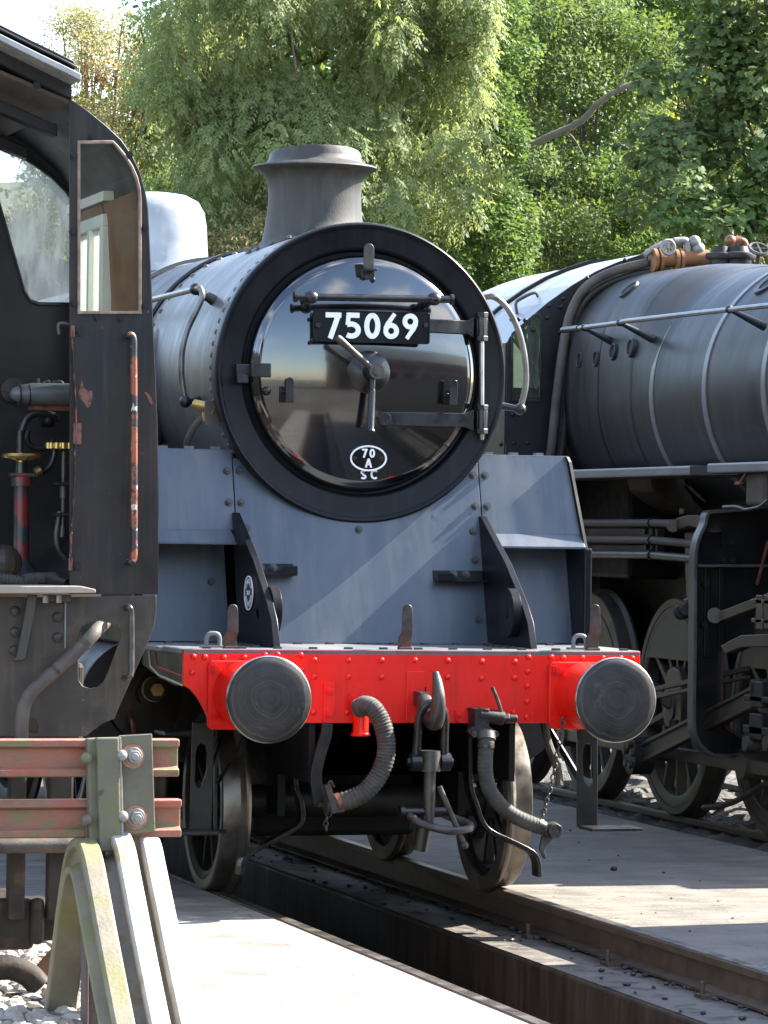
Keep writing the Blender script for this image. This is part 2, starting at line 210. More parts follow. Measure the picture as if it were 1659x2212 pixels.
# ------------------------------------------------------------------ mesh helpers
def frame_of(d):
    d = Vector(d).normalized(); a = Vector((0, 0, 1)) if abs(d.z) < .9 else Vector((1, 0, 0))
    x = d.cross(a).normalized(); return x, d.cross(x).normalized()
class MB:
    def __init__(s): s.v = []; s.f = []
    def add(s, vs, fs):
        o = len(s.v); s.v += [tuple(p) for p in vs]; s.f += [tuple(i+o for i in q) for q in fs]; return s
    def box(s, a, b):
        x0, y0, z0 = [min(i, j) for i, j in zip(a, b)]; x1, y1, z1 = [max(i, j) for i, j in zip(a, b)]
        return s.add([(x0,y0,z0),(x1,y0,z0),(x1,y1,z0),(x0,y1,z0),(x0,y0,z1),(x1,y0,z1),(x1,y1,z1),(x0,y1,z1)],
                     [(0,3,2,1),(4,5,6,7),(0,1,5,4),(1,2,6,5),(2,3,7,6),(3,0,4,7)])
    def bar(s, p, q, w, h, up=(0, 0, 1)):          # box along p-q, w sideways, h along up
        p = Vector(p); q = Vector(q); d = (q-p).normalized(); x = d.cross(Vector(up)).normalized(); y = x.cross(d).normalized()
        vs = []
        for c in (p, q):
            for i, j in ((-1,-1),(1,-1),(1,1),(-1,1)): vs.append(c + x*(w/2*i) + y*(h/2*j))
        return s.add(vs, [(0,1,2,3),(7,6,5,4),(0,4,5,1),(1,5,6,2),(2,6,7,3),(3,7,4,0)])
    def cyl(s, p, q, r, r2=None, n=20, cap=True):
        p = Vector(p); q = Vector(q); r2 = r if r2 is None else r2; x, y = frame_of(q-p); vs = []
        for c, rr in ((p, r), (q, r2)):
            for i in range(n): a = 2*PI*i/n; vs.append(c + x*(rr*math.cos(a)) + y*(rr*math.sin(a)))
        fs = [(i, (i+1) % n, n+(i+1) % n, n+i) for i in range(n)]
        if cap: fs += [tuple(range(n-1, -1, -1)), tuple(range(n, 2*n))]
        return s.add(vs, fs)
    def hexn(s, p, d, r, h):
        p = Vector(p); d = Vector(d).normalized(); return s.cyl(p, p+d*h, r, n=6)
    def lathe(s, c, ax, prof, n=48, close=False, a0=0, a1=2*PI, xdir=None):    # prof: (radius, along)
        c = Vector(c); ax = Vector(ax).normalized(); x, y = frame_of(ax)
        if xdir: x = Vector(xdir); y = ax.cross(x)
        vs = []; full = abs(a1-a0-2*PI) < 1e-6; m = n if full else n+1
        for r, t in prof:
            for i in range(m): a = a0+(a1-a0)*i/n; vs.append(c + ax*t + x*(r*math.cos(a)) + y*(r*math.sin(a)))
        fs = []; k = len(prof)
        for j in range(k if close else k-1):
            j2 = (j+1) % k
            for i in range(n): i2 = (i+1) % m; fs.append((j*m+i, j*m+i2, j2*m+i2, j2*m+i))
        return s.add(vs, fs)
    def tube(s, pts, r, n=10, cap=True, rs=None):
        pts = [Vector(p) for p in pts]; k = len(pts); vs = []
        t0 = (pts[1]-pts[0]).normalized(); x, y = frame_of(t0)
        for i, p in enumerate(pts):
            t = (pts[min(i+1, k-1)]-pts[max(i-1, 0)]).normalized()
            q = t0.rotation_difference(t); x = q @ x; y = q @ y; t0 = t; rr = rs[i] if rs else r
            for j in range(n): a = 2*PI*j/n; vs.append(p + x*(rr*math.cos(a)) + y*(rr*math.sin(a)))
        fs = [(i*n+j, i*n+(j+1) % n, (i+1)*n+(j+1) % n, (i+1)*n+j) for i in range(k-1) for j in range(n)]
        if cap: fs += [tuple(range(n-1, -1, -1)), tuple((k-1)*n+j for j in range(n))]
        return s.add(vs, fs)
    def sweep(s, prof, pts, side):                  # closed profile (a along side, b along normal) along pts
        pts = [Vector(p) for p in pts]; k = len(pts); n = len(prof); sd_ = Vector(side).normalized(); vs = []
        for i, p in enumerate(pts):
            t = (pts[min(i+1, k-1)]-pts[max(i-1, 0)]).normalized(); b = t.cross(sd_).normalized()
            for a, c in prof: vs.append(p + sd_*a + b*c)
        fs = [(i*n+j, i*n+(j+1) % n, (i+1)*n+(j+1) % n, (i+1)*n+j) for i in range(k-1) for j in range(n)]
        fs += [tuple(range(n-1, -1, -1)), tuple((k-1)*n+j for j in range(n))]
        return s.add(vs, fs)
    def sphere(s, c, r, n=14, m=9, sc=(1, 1, 1)):
        c = Vector(c); vs = []
        for j in range(1, m):
            p = PI*j/m
            for i in range(n): a = 2*PI*i/n; vs.append(c + Vector((r*sc[0]*math.sin(p)*math.cos(a), r*sc[1]*math.sin(p)*math.sin(a), r*sc[2]*math.cos(p))))
        vs += [c+Vector((0, 0, r*sc[2])), c-Vector((0, 0, r*sc[2]))]; T = len(vs)-2
        fs = [(j*n+i, (j+1)*n+i, (j+1)*n+(i+1) % n, j*n+(i+1) % n) for j in range(m-2) for i in range(n)]
        fs += [(T, i, (i+1) % n) for i in range(n)] + [(T+1, (m-2)*n+(i+1) % n, (m-2)*n+i) for i in range(n)]
        return s.add(vs, fs)
    def prism(s, pts, off):                         # planar polygon thickened by vector off
        pts = [Vector(p) for p in pts]; n = len(pts); off = Vector(off)
        return s.add(pts+[p+off for p in pts], [tuple(range(n-1, -1, -1)), tuple(range(n, 2*n))]+[(i, (i+1) % n, n+(i+1) % n, n+i) for i in range(n)])
    def build(s, name, mat, parent=None, smooth=35, bevel=0, seg=2, recalc=True):
        me = bpy.data.meshes.new(name); me.from_pydata(s.v, [], s.f); me.validate()
        return finish(me, name, mat, parent, smooth, bevel, seg, recalc)
def finish(me, name, mat, parent=None, smooth=35, bevel=0, seg=2, recalc=True):
    if recalc:
        bm = bmesh.new(); bm.from_mesh(me); bmesh.ops.recalc_face_normals(bm, faces=bm.faces); bm.to_mesh(me); bm.free()
    if mat: me.materials.append(M[mat] if isinstance(mat, str) else mat)
    if smooth:
        me.polygons.foreach_set('use_smooth', [True]*len(me.polygons)); me.set_sharp_from_angle(angle=math.radians(smooth))
    o = bpy.data.objects.new(name, me); COL.objects.link(o)
    if parent: setp(o, parent)
    if bevel:
        b = o.modifiers.new('bevel', 'BEVEL'); b.width = bevel; b.segments = seg; b.limit_method = 'ANGLE'; b.angle_limit = math.radians(40)
    return o
def wloc(p):
    v = Vector(p.location)
    return v
def setp(o, parent):
    o.parent = parent
    if parent.type == 'EMPTY': o.matrix_parent_inverse = Matrix.Translation(-parent.location)
def thing(name, loc, label, cat, group=None):
    o = bpy.data.objects.new(name, None); COL.objects.link(o); o.location = loc; o.empty_display_size = .3
    o['label'] = label; o['category'] = cat
    if group: o['group'] = group
    return o
def tag(o, label, cat, group=None):
    o['label'] = label; o['category'] = cat
    if group: o['group'] = group
    return o
def struct(o): o['kind'] = 'structure'; return o
def stuff(o, label=None, cat=None):
    o['kind'] = 'stuff'
    if label: o['label'] = label
    if cat: o['category'] = cat
    return o
def inst(me, name, parent, loc, rot=None, sc=None):
    o = bpy.data.objects.new(name, me); COL.objects.link(o); o.location = loc
    if rot is not None: o.rotation_euler = rot
    if sc: o.scale = sc
    if parent: setp(o, parent)
    return o
def plate(name, outline, holes, thick, place, mat, parent=None, bevel=0, smooth=30):
    """2-D outline with holes, thickened; place(a,b,t) -> world point"""
    cu = bpy.data.curves.new('tmp', 'CURVE'); cu.dimensions = '2D'; cu.fill_mode = 'BOTH'; cu.extrude = thick/2
    for loop in [outline]+list(holes):
        sp = cu.splines.new('POLY'); sp.points.add(len(loop)-1); sp.use_cyclic_u = True
        for p, q in zip(sp.points, loop): p.co = (q[0], q[1], 0, 1)
    ob = bpy.data.objects.new('tmp', cu); COL.objects.link(ob)
    dg = bpy.context.evaluated_depsgraph_get(); dg.update()
    me = bpy.data.meshes.new_from_object(ob.evaluated_get(dg)); bpy.data.objects.remove(ob); bpy.data.curves.remove(cu)
    me.materials.clear(); me.name = name
    for v in me.vertices: v.co = place(v.co.x, v.co.y, v.co.z)
    bm = bmesh.new(); bm.from_mesh(me); bmesh.ops.remove_doubles(bm, verts=bm.verts, dist=1e-5); bm.to_mesh(me); bm.free()
    return finish(me, name, mat, parent, smooth, bevel)
def onY(Y): return lambda a, b, t: (a, Y+t, b)
def onX(X): return lambda a, b, t: (X+t, a, b)
def spline(pts, n=8):
    """Catmull-Rom through 3-D points"""
    P = [Vector(p) for p in pts]; P = [P[0]*2-P[1]]+P+[P[-1]*2-P[-2]]; out = []
    for i in range(1, len(P)-2):
        for k in range(n):
            t = k/n; a, b, c, d = P[i-1], P[i], P[i+1], P[i+2]
            out.append(.5*((2*b)+(c-a)*t+(2*a-5*b+4*c-d)*t*t+(3*b-a-3*c+d)*t*t*t))
    out.append(P[-2]); return out
def circ(cx, cy, rx, ry=None, n=24, a0=0, a1=2*PI): ry = ry or rx; return [(cx+rx*math.cos(a0+(a1-a0)*i/n), cy+ry*math.sin(a0+(a1-a0)*i/n)) for i in range(n)]
def text_obj(s, name, size, place, mat, parent, depth=.002, bold=0., spacing=1.):
    cu = bpy.data.curves.new('t', 'FONT'); cu.body = s; cu.size = size; cu.extrude = depth; cu.offset = bold; cu.align_x = 'CENTER'; cu.align_y = 'CENTER'; cu.space_character = spacing; cu.resolution_u = 3
    ob = bpy.data.objects.new('t', cu); COL.objects.link(ob); dg = bpy.context.evaluated_depsgraph_get(); dg.update()
    me = bpy.data.meshes.new_from_object(ob.evaluated_get(dg)); bpy.data.objects.remove(ob); bpy.data.curves.remove(cu); me.materials.clear()
    for v in me.vertices: v.co = place(v.co.x, v.co.y, v.co.z)
    return finish(me, name, mat, parent, 0)
def dome_mesh(name, r, h, mat, n=10):              # rivet head, +Z outward
    b = MB(); pr = [(r, 0), (r*.94, h*.45), (r*.7, h*.82), (r*.35, h*.97), (.0005, h)]; b.lathe((0, 0, 0), (0, 0, 1), pr, n)
    me = bpy.data.meshes.new(name); me.from_pydata(b.v, [], b.f); bm = bmesh.new(); bm.from_mesh(me); bmesh.ops.recalc_face_normals(bm, faces=bm.faces); bm.to_mesh(me); bm.free()
    me.polygons.foreach_set('use_smooth', [True]*len(me.polygons)); me.materials.append(M[mat]); return me
def hex_mesh(name, r, h, mat, washer=True):
    b = MB(); b.cyl((0, 0, 0), (0, 0, h), r, n=6); b.cyl((0, 0, h), (0, 0, h*1.5), r*.55, n=10)
    if washer: b.cyl((0, 0, 0), (0, 0, h*.25), r*1.25, n=14)
    me = bpy.data.meshes.new(name); me.from_pydata(b.v, [], b.f); me.materials.append(M[mat]); return me
FACE = (PI/2, 0, 0)                                 # +Z of a small mesh turned to -Y (towards the viewer)
# ================================================================== SETTING
def sheet_with_hole(name, z, x0, x1, y0, y1, hx0, hx1, hy0, hy1, mat):
    b = MB(); xs = [x0, hx0, hx1, x1]; ys = [y0, hy0, hy1, y1]
    for i in range(3):
        for j in range(3):
            if i == 1 and j == 1: continue
            b.add([(xs[i], ys[j], z), (xs[i+1], ys[j], z), (xs[i+1], ys[j+1], z), (xs[i], ys[j+1], z)], [(0, 1, 2, 3)])
    return struct(b.build(name, mat, None, 0))
PX0, PX1, LZ = -.715, .34, -.175
sheet_with_hole('ground', -.10, -900, 900, -400, 2500, PX0, .80, -13, 8.5, 'earth')
b = MB(); b.box((-2.06, -14, -.3), (-.795, 12, 0)); struct(b.build('pavement', 'pave', None, 0, bevel=.01))
b = MB(); b.box((.797, -14, -.3), (3.06, 14, -.004)); struct(b.build('pavement', 'pave_shaded', None, 0, bevel=.01))
b = MB(); b.box((PX0-.08, -13, -1.15), (PX0, 8.5, -.165)); struct(b.build('pit_wall', 'pit_wall', None, 0))
b = MB(); b.box((PX1, -13, -1.15), (.797, 8.5, LZ)); struct(b.build('pit_ledge', 'pit_wall', None, 0, bevel=.015))
b = MB(); b.box((PX1+.012, -13, LZ), (.70, 8.5, LZ+.006)); struct(b.build('ledge_top', 'ledge', None, 0))
b = MB(); b.box((PX0, -13, -1.2), (PX1, 8.5, -1.12)); b.box((PX0, -13.1, -1.15), (.8, -13, -.1)); b.box((PX0, 8.5, -1.15), (.8, 8.6, -.1)); struct(b.build('pit_floor', 'pit_dark', None, 0))
# gravel beds under the other two tracks
def bumpy(name, x0, x1, y0, y1, z, amp, step, mat):
    nx, ny = int((x1-x0)/step)+1, int((y1-y0)/step)+1; X = np.linspace(x0, x1, nx); Y = np.linspace(y0, y1, ny)
    g = z + amp*rng.random((ny, nx)); v = np.stack([np.broadcast_to(X, (ny, nx)), np.broadcast_to(Y[:, None], (ny, nx)), g], -1).reshape(-1, 3)
    f = [(j*nx+i, j*nx+i+1, (j+1)*nx+i+1, (j+1)*nx+i) for j in range(ny-1) for i in range(nx-1)]
    me = bpy.data.meshes.new(name); me.from_pydata(v.tolist(), [], f); return finish(me, name, mat, None, 0)
struct(bumpy('gravel_bed', 3.07, 9, -12, 26, -.09, .07, .09, 'gravel'))
struct(bumpy('gravel_bed', -6.5, -2.07, -11, 14, -.10, .07, .09, 'gravel'))

# ballast stones near the buffer stop
def rocks(name, spots, mat, label, cat):
    V = []; Fc = []
    for (x, y, z, r) in spots:
        o = len(V); k = 7; sx, sy, sz = r*(.7+.6*rng.random()), r*(.7+.6*rng.random()), r*(.5+.4*rng.random())
        for zz, rr in ((-.6, .7), (.2, 1), (.8, .55)):
            for i in range(k):
                a = 2*PI*i/k+rng.random()*.5; q = rr*(.8+.4*rng.random()); V.append((x+sx*q*math.cos(a), y+sy*q*math.sin(a), z+sz*(zz+.25*rng.random())))
        V.append((x, y, z+sz)); 
        for j in range(2):
            for i in range(k): Fc.append((o+j*k+i, o+j*k+(i+1) % k, o+(j+1)*k+(i+1) % k, o+(j+1)*k+i))
        for i in range(k): Fc.append((o+2*k+i, o+2*k+(i+1) % k, o+3*k))
    me = bpy.data.meshes.new(name); me.from_pydata(V, [], Fc); return stuff(finish(me, name, mat, None, 0), label, cat)
rocks('ballast', [(-3.6+rng.random()*1.5, -5.2+rng.random()*5, -.03+.02*rng.random(), .025+.03*rng.random()) for _ in range(1500)], 'stone', 'pale ballast stones around the foot of the buffer stop', 'ballast')
sp = []
for _ in range(260):
    y = -8+15*rng.random(); sp.append((.66+.03*rng.random() if rng.random() < .7 else .36+.3*rng.random(), y, LZ+.012, .006+.013*rng.random()))
for _ in range(70): sp.append((.9+2.1*rng.random(), -3+8*rng.random(), .0, .002+.010*rng.random()**3))
sp.append((1.72, 1.9, .004, .022))
rocks('coal_crumbs', sp, 'coal', 'black crumbs of coal scattered along the pit ledge and pavement', 'coal')

RAILP = [(-.07, -.16), (.07, -.16), (.07, -.148), (.012, -.132), (.009, -.045), (.035, -.036), (.035, -.006), (.029, 0), (-.029, 0), (-.035, -.006), (-.035, -.036), (-.009, -.045), (-.012, -.132), (-.07, -.148)]
def rail(x, y0, y1, z, label, group):
    t = thing('running_rail', (x, (y0+y1)/2, z-.16), label, 'rail', group)
    b = MB(); n = len(RAILP); vs = [(x+a, y, z+c) for y in (y0, y1) for a, c in RAILP]
    b.add(vs, [(j, (j+1) % n, n+(j+1) % n, n+j) for j in range(n)]+[tuple(range(n)), tuple(range(2*n-1, n-1, -1))]); b.build('web_and_foot', 'rail_side', t, 0)
    b = MB(); b.box((x-.027, y0, z), (x+.027, y1, z+.0025)); b.build('running_surface', 'tread_steel', t, 0); return t
r1 = rail(-.7525, -13.5, 30, 0, 'worn steel rail flush with the sunlit pavement at the near edge of the pit', 'rails of the pit track')
r2 = rail(.7525, -13.5, 30, 0, 'steel rail on the brown ledge at the far edge of the inspection pit', 'rails of the pit track')
for x, w in ((3.52, 'near'), (5.02, 'far')): rail(x, -13, 30, 0, 'rail under the %s wheels of the right-hand black locomotive' % w, 'rails of the right-hand track')
for x, w in ((-2.55, 'right'), (-4.05, 'left')): rail(x, -3.9, 14, 0, '%s rail of the track behind the rusty buffer stop' % w, 'rails of the buffer stop track')
# rail clips on the ledge
cm_ = MB(); cm_.box((-.05, -.05, 0), (.02, .05, .02)); cm_.cyl((-.03, 0, .02), (-.03, 0, .075), .013, n=8); cme = bpy.data.meshes.new('rail_clip'); cme.from_pydata(cm_.v, [], cm_.f); cme.materials.append(M['rail_side'])
for y in (-6.6, -5.2, -3.8, -2.35, -1.1, .1): inst(cme, 'rail_clip', r2, (.665, y, LZ+.004))
# ================================================================== MAIN LOCOMOTIVE
L = thing('steam_locomotive', (0, 4.5, 0), 'black steam engine numbered 75069 with round smokebox door and bright red buffer beam', 'locomotive')
YS, ZS, RS = 1.044, 2.676, .783
# --- smokebox, boiler, chimney, dome
b = MB(); b.lathe((0, 0, ZS), (0, 1, 0), [(.60, 1.16), (.768, 1.16), (.768, 3.05)], 96); smoke = b.build('smokebox', 'smokebox_grey', L)
b = MB(); b.lathe((0, 0, ZS), (0, 1, 0), [(.775, 3.05), (.79, 3.06), (.79, 3.14), (.778, 3.15), (.80, 6.0), (.82, 8.6), (.2, 8.62)], 72); b.build('boiler', 'clad_black', L)
for y in (4.3, 5.5, 6.8, 8.0):
    b = MB(); b.lathe((0, 0, ZS), (0, 1, 0), [(.79, y-.03), (.812, y-.03), (.812, y+.03), (.79, y+.03)], 72); b.build('boiler_band', 'band_grey', L)
# front ring: rolled outer bead, flat face, inner step
prof = [(.768, 1.17), (.779, 1.165), (.783, 1.13), (.783, 1.07), (.779, 1.050), (.770, YS-.002), (.759, YS), (.752, YS+.008), (.744, YS+.012), (.655, YS+.006), (.645, YS+.010), (.636, YS+.028), (.630, YS+.05), (.60, YS+.055)]
b = MB(); b.lathe((0, 0, ZS), (0, 1, 0), prof, 128); ring = b.build('front_ring', 'ring_black', L, 50)
rv = dome_mesh('rivet', .016, .013, 'smokebox_grey'); rv_r = dome_mesh('beam_rivet', .0155, .013, 'red_paint', 12)
def radial_rivets(parent, me, y, r, a0, a1, n, zc=ZS, xc=0):
    for i in range(n):
        a = a0+(a1-a0)*i/(n-1); d = Vector((math.cos(a), 0, math.sin(a)))
        o = inst(me, 'rivet', parent, (xc+d.x*r, y, zc+d.z*r)); o.rotation_mode = 'QUATERNION'; o.rotation_quaternion = d.to_track_quat('Z', 'Y')
radial_rivets(smoke, rv, 1.215, .767, math.radians(-35), math.radians(215), 56)
radial_rivets(smoke, rv, 2.92, .767, math.radians(60), math.radians(190), 20)
# door
RD = .612; ZD = ZS-.002
dp = []
RC = 2.1; yc0 = YS-.118
for i in range(26):
    r = (RD-.035)*i/25; dp.append((max(r, .0005), yc0 + (RC-math.sqrt(RC*RC-r*r))))
ye = dp[-1][1]
for k in range(1, 9):
    a = k/8*PI/2; dp.append((RD-.035+.035*math.sin(a), ye+.008+.052*(1-math.cos(a))))
dp.append((RD, YS+.05))
b = MB(); b.lathe((0, 0, ZD), (0, 1, 0), dp, 128); door = b.build('smokebox_door', 'gloss_black', L, 60)
def dooryz(x, z):
    r2 = x*x+(z-ZD)**2; return yc0+(RC-math.sqrt(RC*RC-r2))
# dart boss and handles
def PD(u, v, off=.0):       # point on the door surface
    p = AY(u, v, YS-.09)
    for _ in range(4): p = AY(u, v, dooryz(p.x, p.z)-off)
    return p
yd = yc0
b = MB(); b.lathe((0, 0, ZD), (0, -1, 0), [(.112, -yd-.012), (.112, -yd+.004), (.105, -yd+.010), (.040, -yd+.022), (.036, -yd+.06), (.030, -yd+.10), (.0005, -yd+.10)], 40)
boss = b.build('dart_boss', 'fit_black', L)
hub = Vector((0, yd-.125, ZD))
b = MB(); b.cyl(hub+Vector((0, .03, 0)), hub-Vector((0, .03, 0)), .040, n=24); b.cyl(hub-Vector((0, .03, 0)), hub-Vector((0, .042, 0)), .022, n=16)
e1 = AY(727, 728, yd-.19); b.tube([hub+(e1-hub)*t for t in (0, .12, .2, .6, .95, 1)], .016, 12, rs=[.024, .022, .016, .0165, .021, .015]); b.build('dart_handle', 'dull_steel', L)
b = MB(); h2 = hub+Vector((0, .05, 0)); e2 = AY(800, 933, yd-.10); b.cyl(h2+Vector((0, .02, 0)), h2-Vector((0, .015, 0)), .034, n=20); b.tube([h2+(e2-h2)*t for t in (0, .2, .3, .31, .95, .98, 1)], .016, 12, rs=[.016, .016, .016, .0185, .020, .026, .024]); b.build('dart_handle', 'fit_black', L)
# door handrail
b = MB(); yr = yd-.075; a = AY(638, 641, yr); c = AY(976, 647, yr); b.cyl(a, c, .019, n=16)
for u, v in ((672, 642), (938, 646)):
    p = AY(u, v, yr); b.sphere(p, .034, sc=(1.15, 1, 1)); q = Vector((p.x, dooryz(p.x, p.z)+.005, p.z-.01)); b.cyl(p, q, .018, .026, 12)
for p, s_ in ((a, -1), (c, 1)): b.lathe(p, (1, 0, 0), [(.019, -.012*s_), (.028, -.008*s_), (.028, .008*s_), (.001, .012*s_)], 16)
b.build('door_handrail', 'fit_black', L)
# hinges
hp = AY(1041, 700, yd+.02)
for (u0, v0, u1, v1, nm) in ((905, 702, 1050, 708, 'u'), (830, 905, 1050, 908, 'l')):
    b = MB(); P0 = PD(u0, v0, .012); P1 = AY(1022, v1, YS-.03)
    n = 10; H = .036
    top = []; 
    for i in range(n+1):
        t = i/n; x = P0.x+(P1.x-P0.x)*t; z = P0.z+(P1.z-P0.z)*t; y = min(dooryz(x, z)-.004, YS-.03) if (x*x+(z-ZD)**2) < .33 else YS-.035
        h = H*(1 if t < .93 else 1.0+.55*(t-.93)/.07); top.append((x, y, z, h))
    vs = []; fs = []
    for x, y, z, h in top: vs += [(x, y-.013, z-h), (x, y-.013, z+h), (x, y+.03, z+h), (x, y+.03, z-h)]
    for i in range(n):
        for j in range(4): fs.append((4*i+j, 4*i+(j+1) % 4, 4*i+4+(j+1) % 4, 4*i+4+j))
    fs += [(3, 2, 1, 0), (4*n, 4*n+1, 4*n+2, 4*n+3)]; b.add(vs, fs)
    if nm == 'l': b.cyl((P0.x, dooryz(P0.x, P0.z)-.026, P0.z), (P0.x, dooryz(P0.x, P0.z)+.02, P0.z), H*.99, n=24)
    pz = AY(1041, v1, YS-.05); b.cyl(pz+Vector((0, 0, -.062)), pz+Vector((0, 0, .062)), .030, n=8)
    b.build('hinge_strap', 'fit_black', L, bevel=.004)
    b = MB(); k = AY(1041, v1-2, YS-.05)
    for dz in (-.062, .062): b.cyl(k+Vector((0, 0, dz-.014)), k+Vector((0, 0, dz+.014)), .034, n=6)
    b.box((k.x-.03, YS-.06, k.z-.045), (k.x+.03, YS+.03, k.z+.045)); b.build('hinge_block', 'fit_black', L, bevel=.003)
b = MB(); b.cyl(AY(1041, 682, YS-.05), AY(1041, 938, YS-.05), .0125, n=12); b.cyl(AY(1041, 936, YS-.05), AY(1041, 950, YS-.05), .015, .011, 12); b.build('hinge_pin', 'bright_steel', L)
# catch on the left rim, door stop stud
b = MB(); p = AY(509, 786, YS); q = AY(578, 816, YS); b.box((p.x, YS-.02, q.z), (q.x-.02, YS+.012, p.z)); p2 = AY(541, 783, YS-.05); b.box((p2.x, YS-.075, q.z), (q.x, YS-.012, p.z+.004)); p3 = AY(511, 808, YS-.03); q3 = AY(536, 828, YS-.03); b.box((p3.x, YS-.045, q3.z), (q3.x, YS-.018, p3.z)); b.build('door_catch', 'fit_black', L, bevel=.005)
b = MB(); p = PD(574, 845); b.sphere(p+Vector((0, -.012, 0)), .024); b.build('door_stud', 'fit_black', L)
# lamp irons on the door
def lamp_iron(u, v, top_v, w, name='lamp_iron', red=None, parent=L):
    pass
b = MB(); tp = AY(797, 526, YS-.13); bp = AY(797, 580, YS-.13); hw = .027
out = [(tp.x-hw, bp.z)]+[(tp.x+hw*math.cos(a), tp.z-hw+hw*math.sin(a)) for a in np.linspace(PI, 0, 9)]+[(tp.x+hw, bp.z)]
plate('lamp_iron', out, [], .012, onY(YS-.13), 'dull_steel', L, .002)
fp = AY(796, 588, YS-.06); b.box((fp.x-.03, YS-.137, bp.z-.012), (fp.x+.026, YS-.045, bp.z+.002)); lo = AY(796, 613, YS-.06); b.box((fp.x-.036, YS-.062, lo.z), (fp.x+.034, YS-.045, bp.z)); 
for du in (-10, 9): pp = AY(796+du, 602+du*.3, YS-.062); b.hexn(pp, (0, -1, 0), .014, .012); b.cyl(pp, pp-Vector((0, .022, 0)), .007, n=8)
b.build('lamp_iron_foot', 'fit_black', L, bevel=.002)
for u, v in ((626, 842), (980, 847)):
    p = PD(u, v-27, .07); q = PD(u, v+28, .07); hw = .021; Yp = p.y
    out = [(p.x-hw, q.z)]+[(p.x+hw*math.cos(a), p.z-hw+hw*math.sin(a)) for a in np.linspace(PI, 0, 9)]+[(p.x+hw, q.z)]
    plate('lamp_iron', out, [], .010, onY(Yp), 'fit_black', L, .002)
    b = MB(); r = PD(u-12, v+8); b.box((r.x-.026, r.y-.016, q.z+.002), (r.x+.006, r.y+.01, q.z+.085)); b.box((r.x-.004, Yp+.004, q.z+.002), (r.x+.006, r.y, q.z+.06)); b.hexn((r.x-.012, r.y-.016, q.z+.055), (0, -1, 0), .010, .008); b.build('lamp_iron_foot', 'fit_black', L, bevel=.002)
# number plate
YP = yd-.045; a = AY(677, 672, YP); c = AY(927, 740, YP); cx, cz = (a.x+c.x)/2, (a.z+c.z)/2; tilt = math.radians(-.3)
W2, H2, R_ = (c.x-a.x)/2, .082, .014
def rrect(cx, cz, w, h, r, n=5):
    o = []
    for sx, sz, a0 in ((1, 1, 0), (-1, 1, PI/2), (-1, -1, PI), (1, -1, 3*PI/2)):
        for i in range(n+1): t = a0+PI/2*i/n; o.append((cx+sx*(w-r)+r*math.cos(t), cz+sz*(h-r)+r*math.sin(t)))
    return o
npl = plate('number_plate', rrect(cx, cz, W2, H2, R_), [], .014, onY(YP), 'ring_black', L, .003)
plate('plate_rim', rrect(cx, cz, W2, H2, R_), [rrect(cx, cz, W2-.008, H2-.008, R_-.004)], .006, onY(YP-.009), 'ring_black', npl, .001)
def ribbon(path, w, y0, dy=.0012, thick=.006):
    """flat stroke in the XZ plane; path (x,z); width list or number"""
    b = MB(); k = len(path); vs = []
    for i, (x, z) in enumerate(path):
        x0, z0 = path[max(i-1, 0)]; x1, z1 = path[min(i+1, k-1)]; tx, tz = x1-x0, z1-z0; l = math.hypot(tx, tz) or 1; nx, nz = -tz/l, tx/l
        ww = (w[i] if isinstance(w, list) else w)/2; y = y0-dy*i/k
        for yy in (y-thick, y): vs += [(x+nx*ww, yy, z+nz*ww), (x-nx*ww, yy, z-nz*ww)]
    fs = []
    for i in range(k-1):
        o = 4*i; fs += [(o, o+1, o+5, o+4), (o+2, o+6, o+7, o+3), (o, o+4, o+6, o+2), (o+1, o+3, o+7, o+5)]
    fs += [(0, 2, 3, 1), (4*k-4, 4*k-3, 4*k-1, 4*k-2)]; b.add(vs, fs); return b
def arcp(cx, cz, rx, rz, a0, a1, n=18): return [(cx+rx*math.cos(math.radians(a0+(a1-a0)*i/n)), cz+rz*math.sin(math.radians(a0+(a1-a0)*i/n))) for i in range(n+1)]
def digit(ch, x, z, h, sw, y, name='digit', parent=None):
    w = .62*h; k = sw/2; b = MB(); segs = []
    if ch == '7': segs = [([(-w/2, h/2-k), (w/2, h/2-k)], sw), ([(w/2-k*.9, h/2-.2*k), (-w*.20, -h/2)], sw*1.0)]
    if ch == '5': segs = [([(-w*.32, h/2-k), (w*.42, h/2-k)], sw), ([(-w*.27, h/2-.1*k), (-w*.33, h*.02)], sw*.85), ([(-w*.33-.2*k, h*.035)]+arcp(-w*.10, -h*.17, w*.45, h*.33-k, 95, -128), sw)]
    if ch == '0': segs = [(arcp(0, 0, w/2-k*.9, h/2-k, 90, 451, 36), sw)]
    if ch in '69':
        p = [(w*.22, h/2-.02*h), (w*.02, h*.30), (-w*.20, h*.10), (-w*.34, -h*.08)]+arcp(0, -h*.185, w/2-k*.95, h*.315-k, 160, 522, 34)
        if ch == '9': p = [(-a_, -c_) for a_, c_ in p]
        segs = [(p, [sw*.8]*2+[sw*.95]*(len(p)-2))]
    if ch == 'A': segs = [([(-w*.5, -h/2), (0, h/2)], sw), ([(w*.5, -h/2), (0, h/2)], sw), ([(-w*.3, -h*.14), (w*.3, -h*.14)], sw*.8)]
    if ch == 'S': segs = [(arcp(0, h*.235, w*.34, h*.265-k, 25, 270, 14)[:-1]+arcp(0, -h*.235, w*.38, h*.265-k, 90, -155, 14), sw)]
    if ch == 'C': segs = [(arcp(w*.10, 0, w*.55, h/2-k, 48, 312, 20), sw)]
    for i, (p, ww) in enumerate(segs):
        rb = ribbon([(x+a_, z+c_) for a_, c_ in p], ww, y-.0008*i); b.add(rb.v, rb.f)
    return b.build(name, 'white_paint', parent, 0)
hd = .134; sp_ = [720, 762, 804, 845, 886]
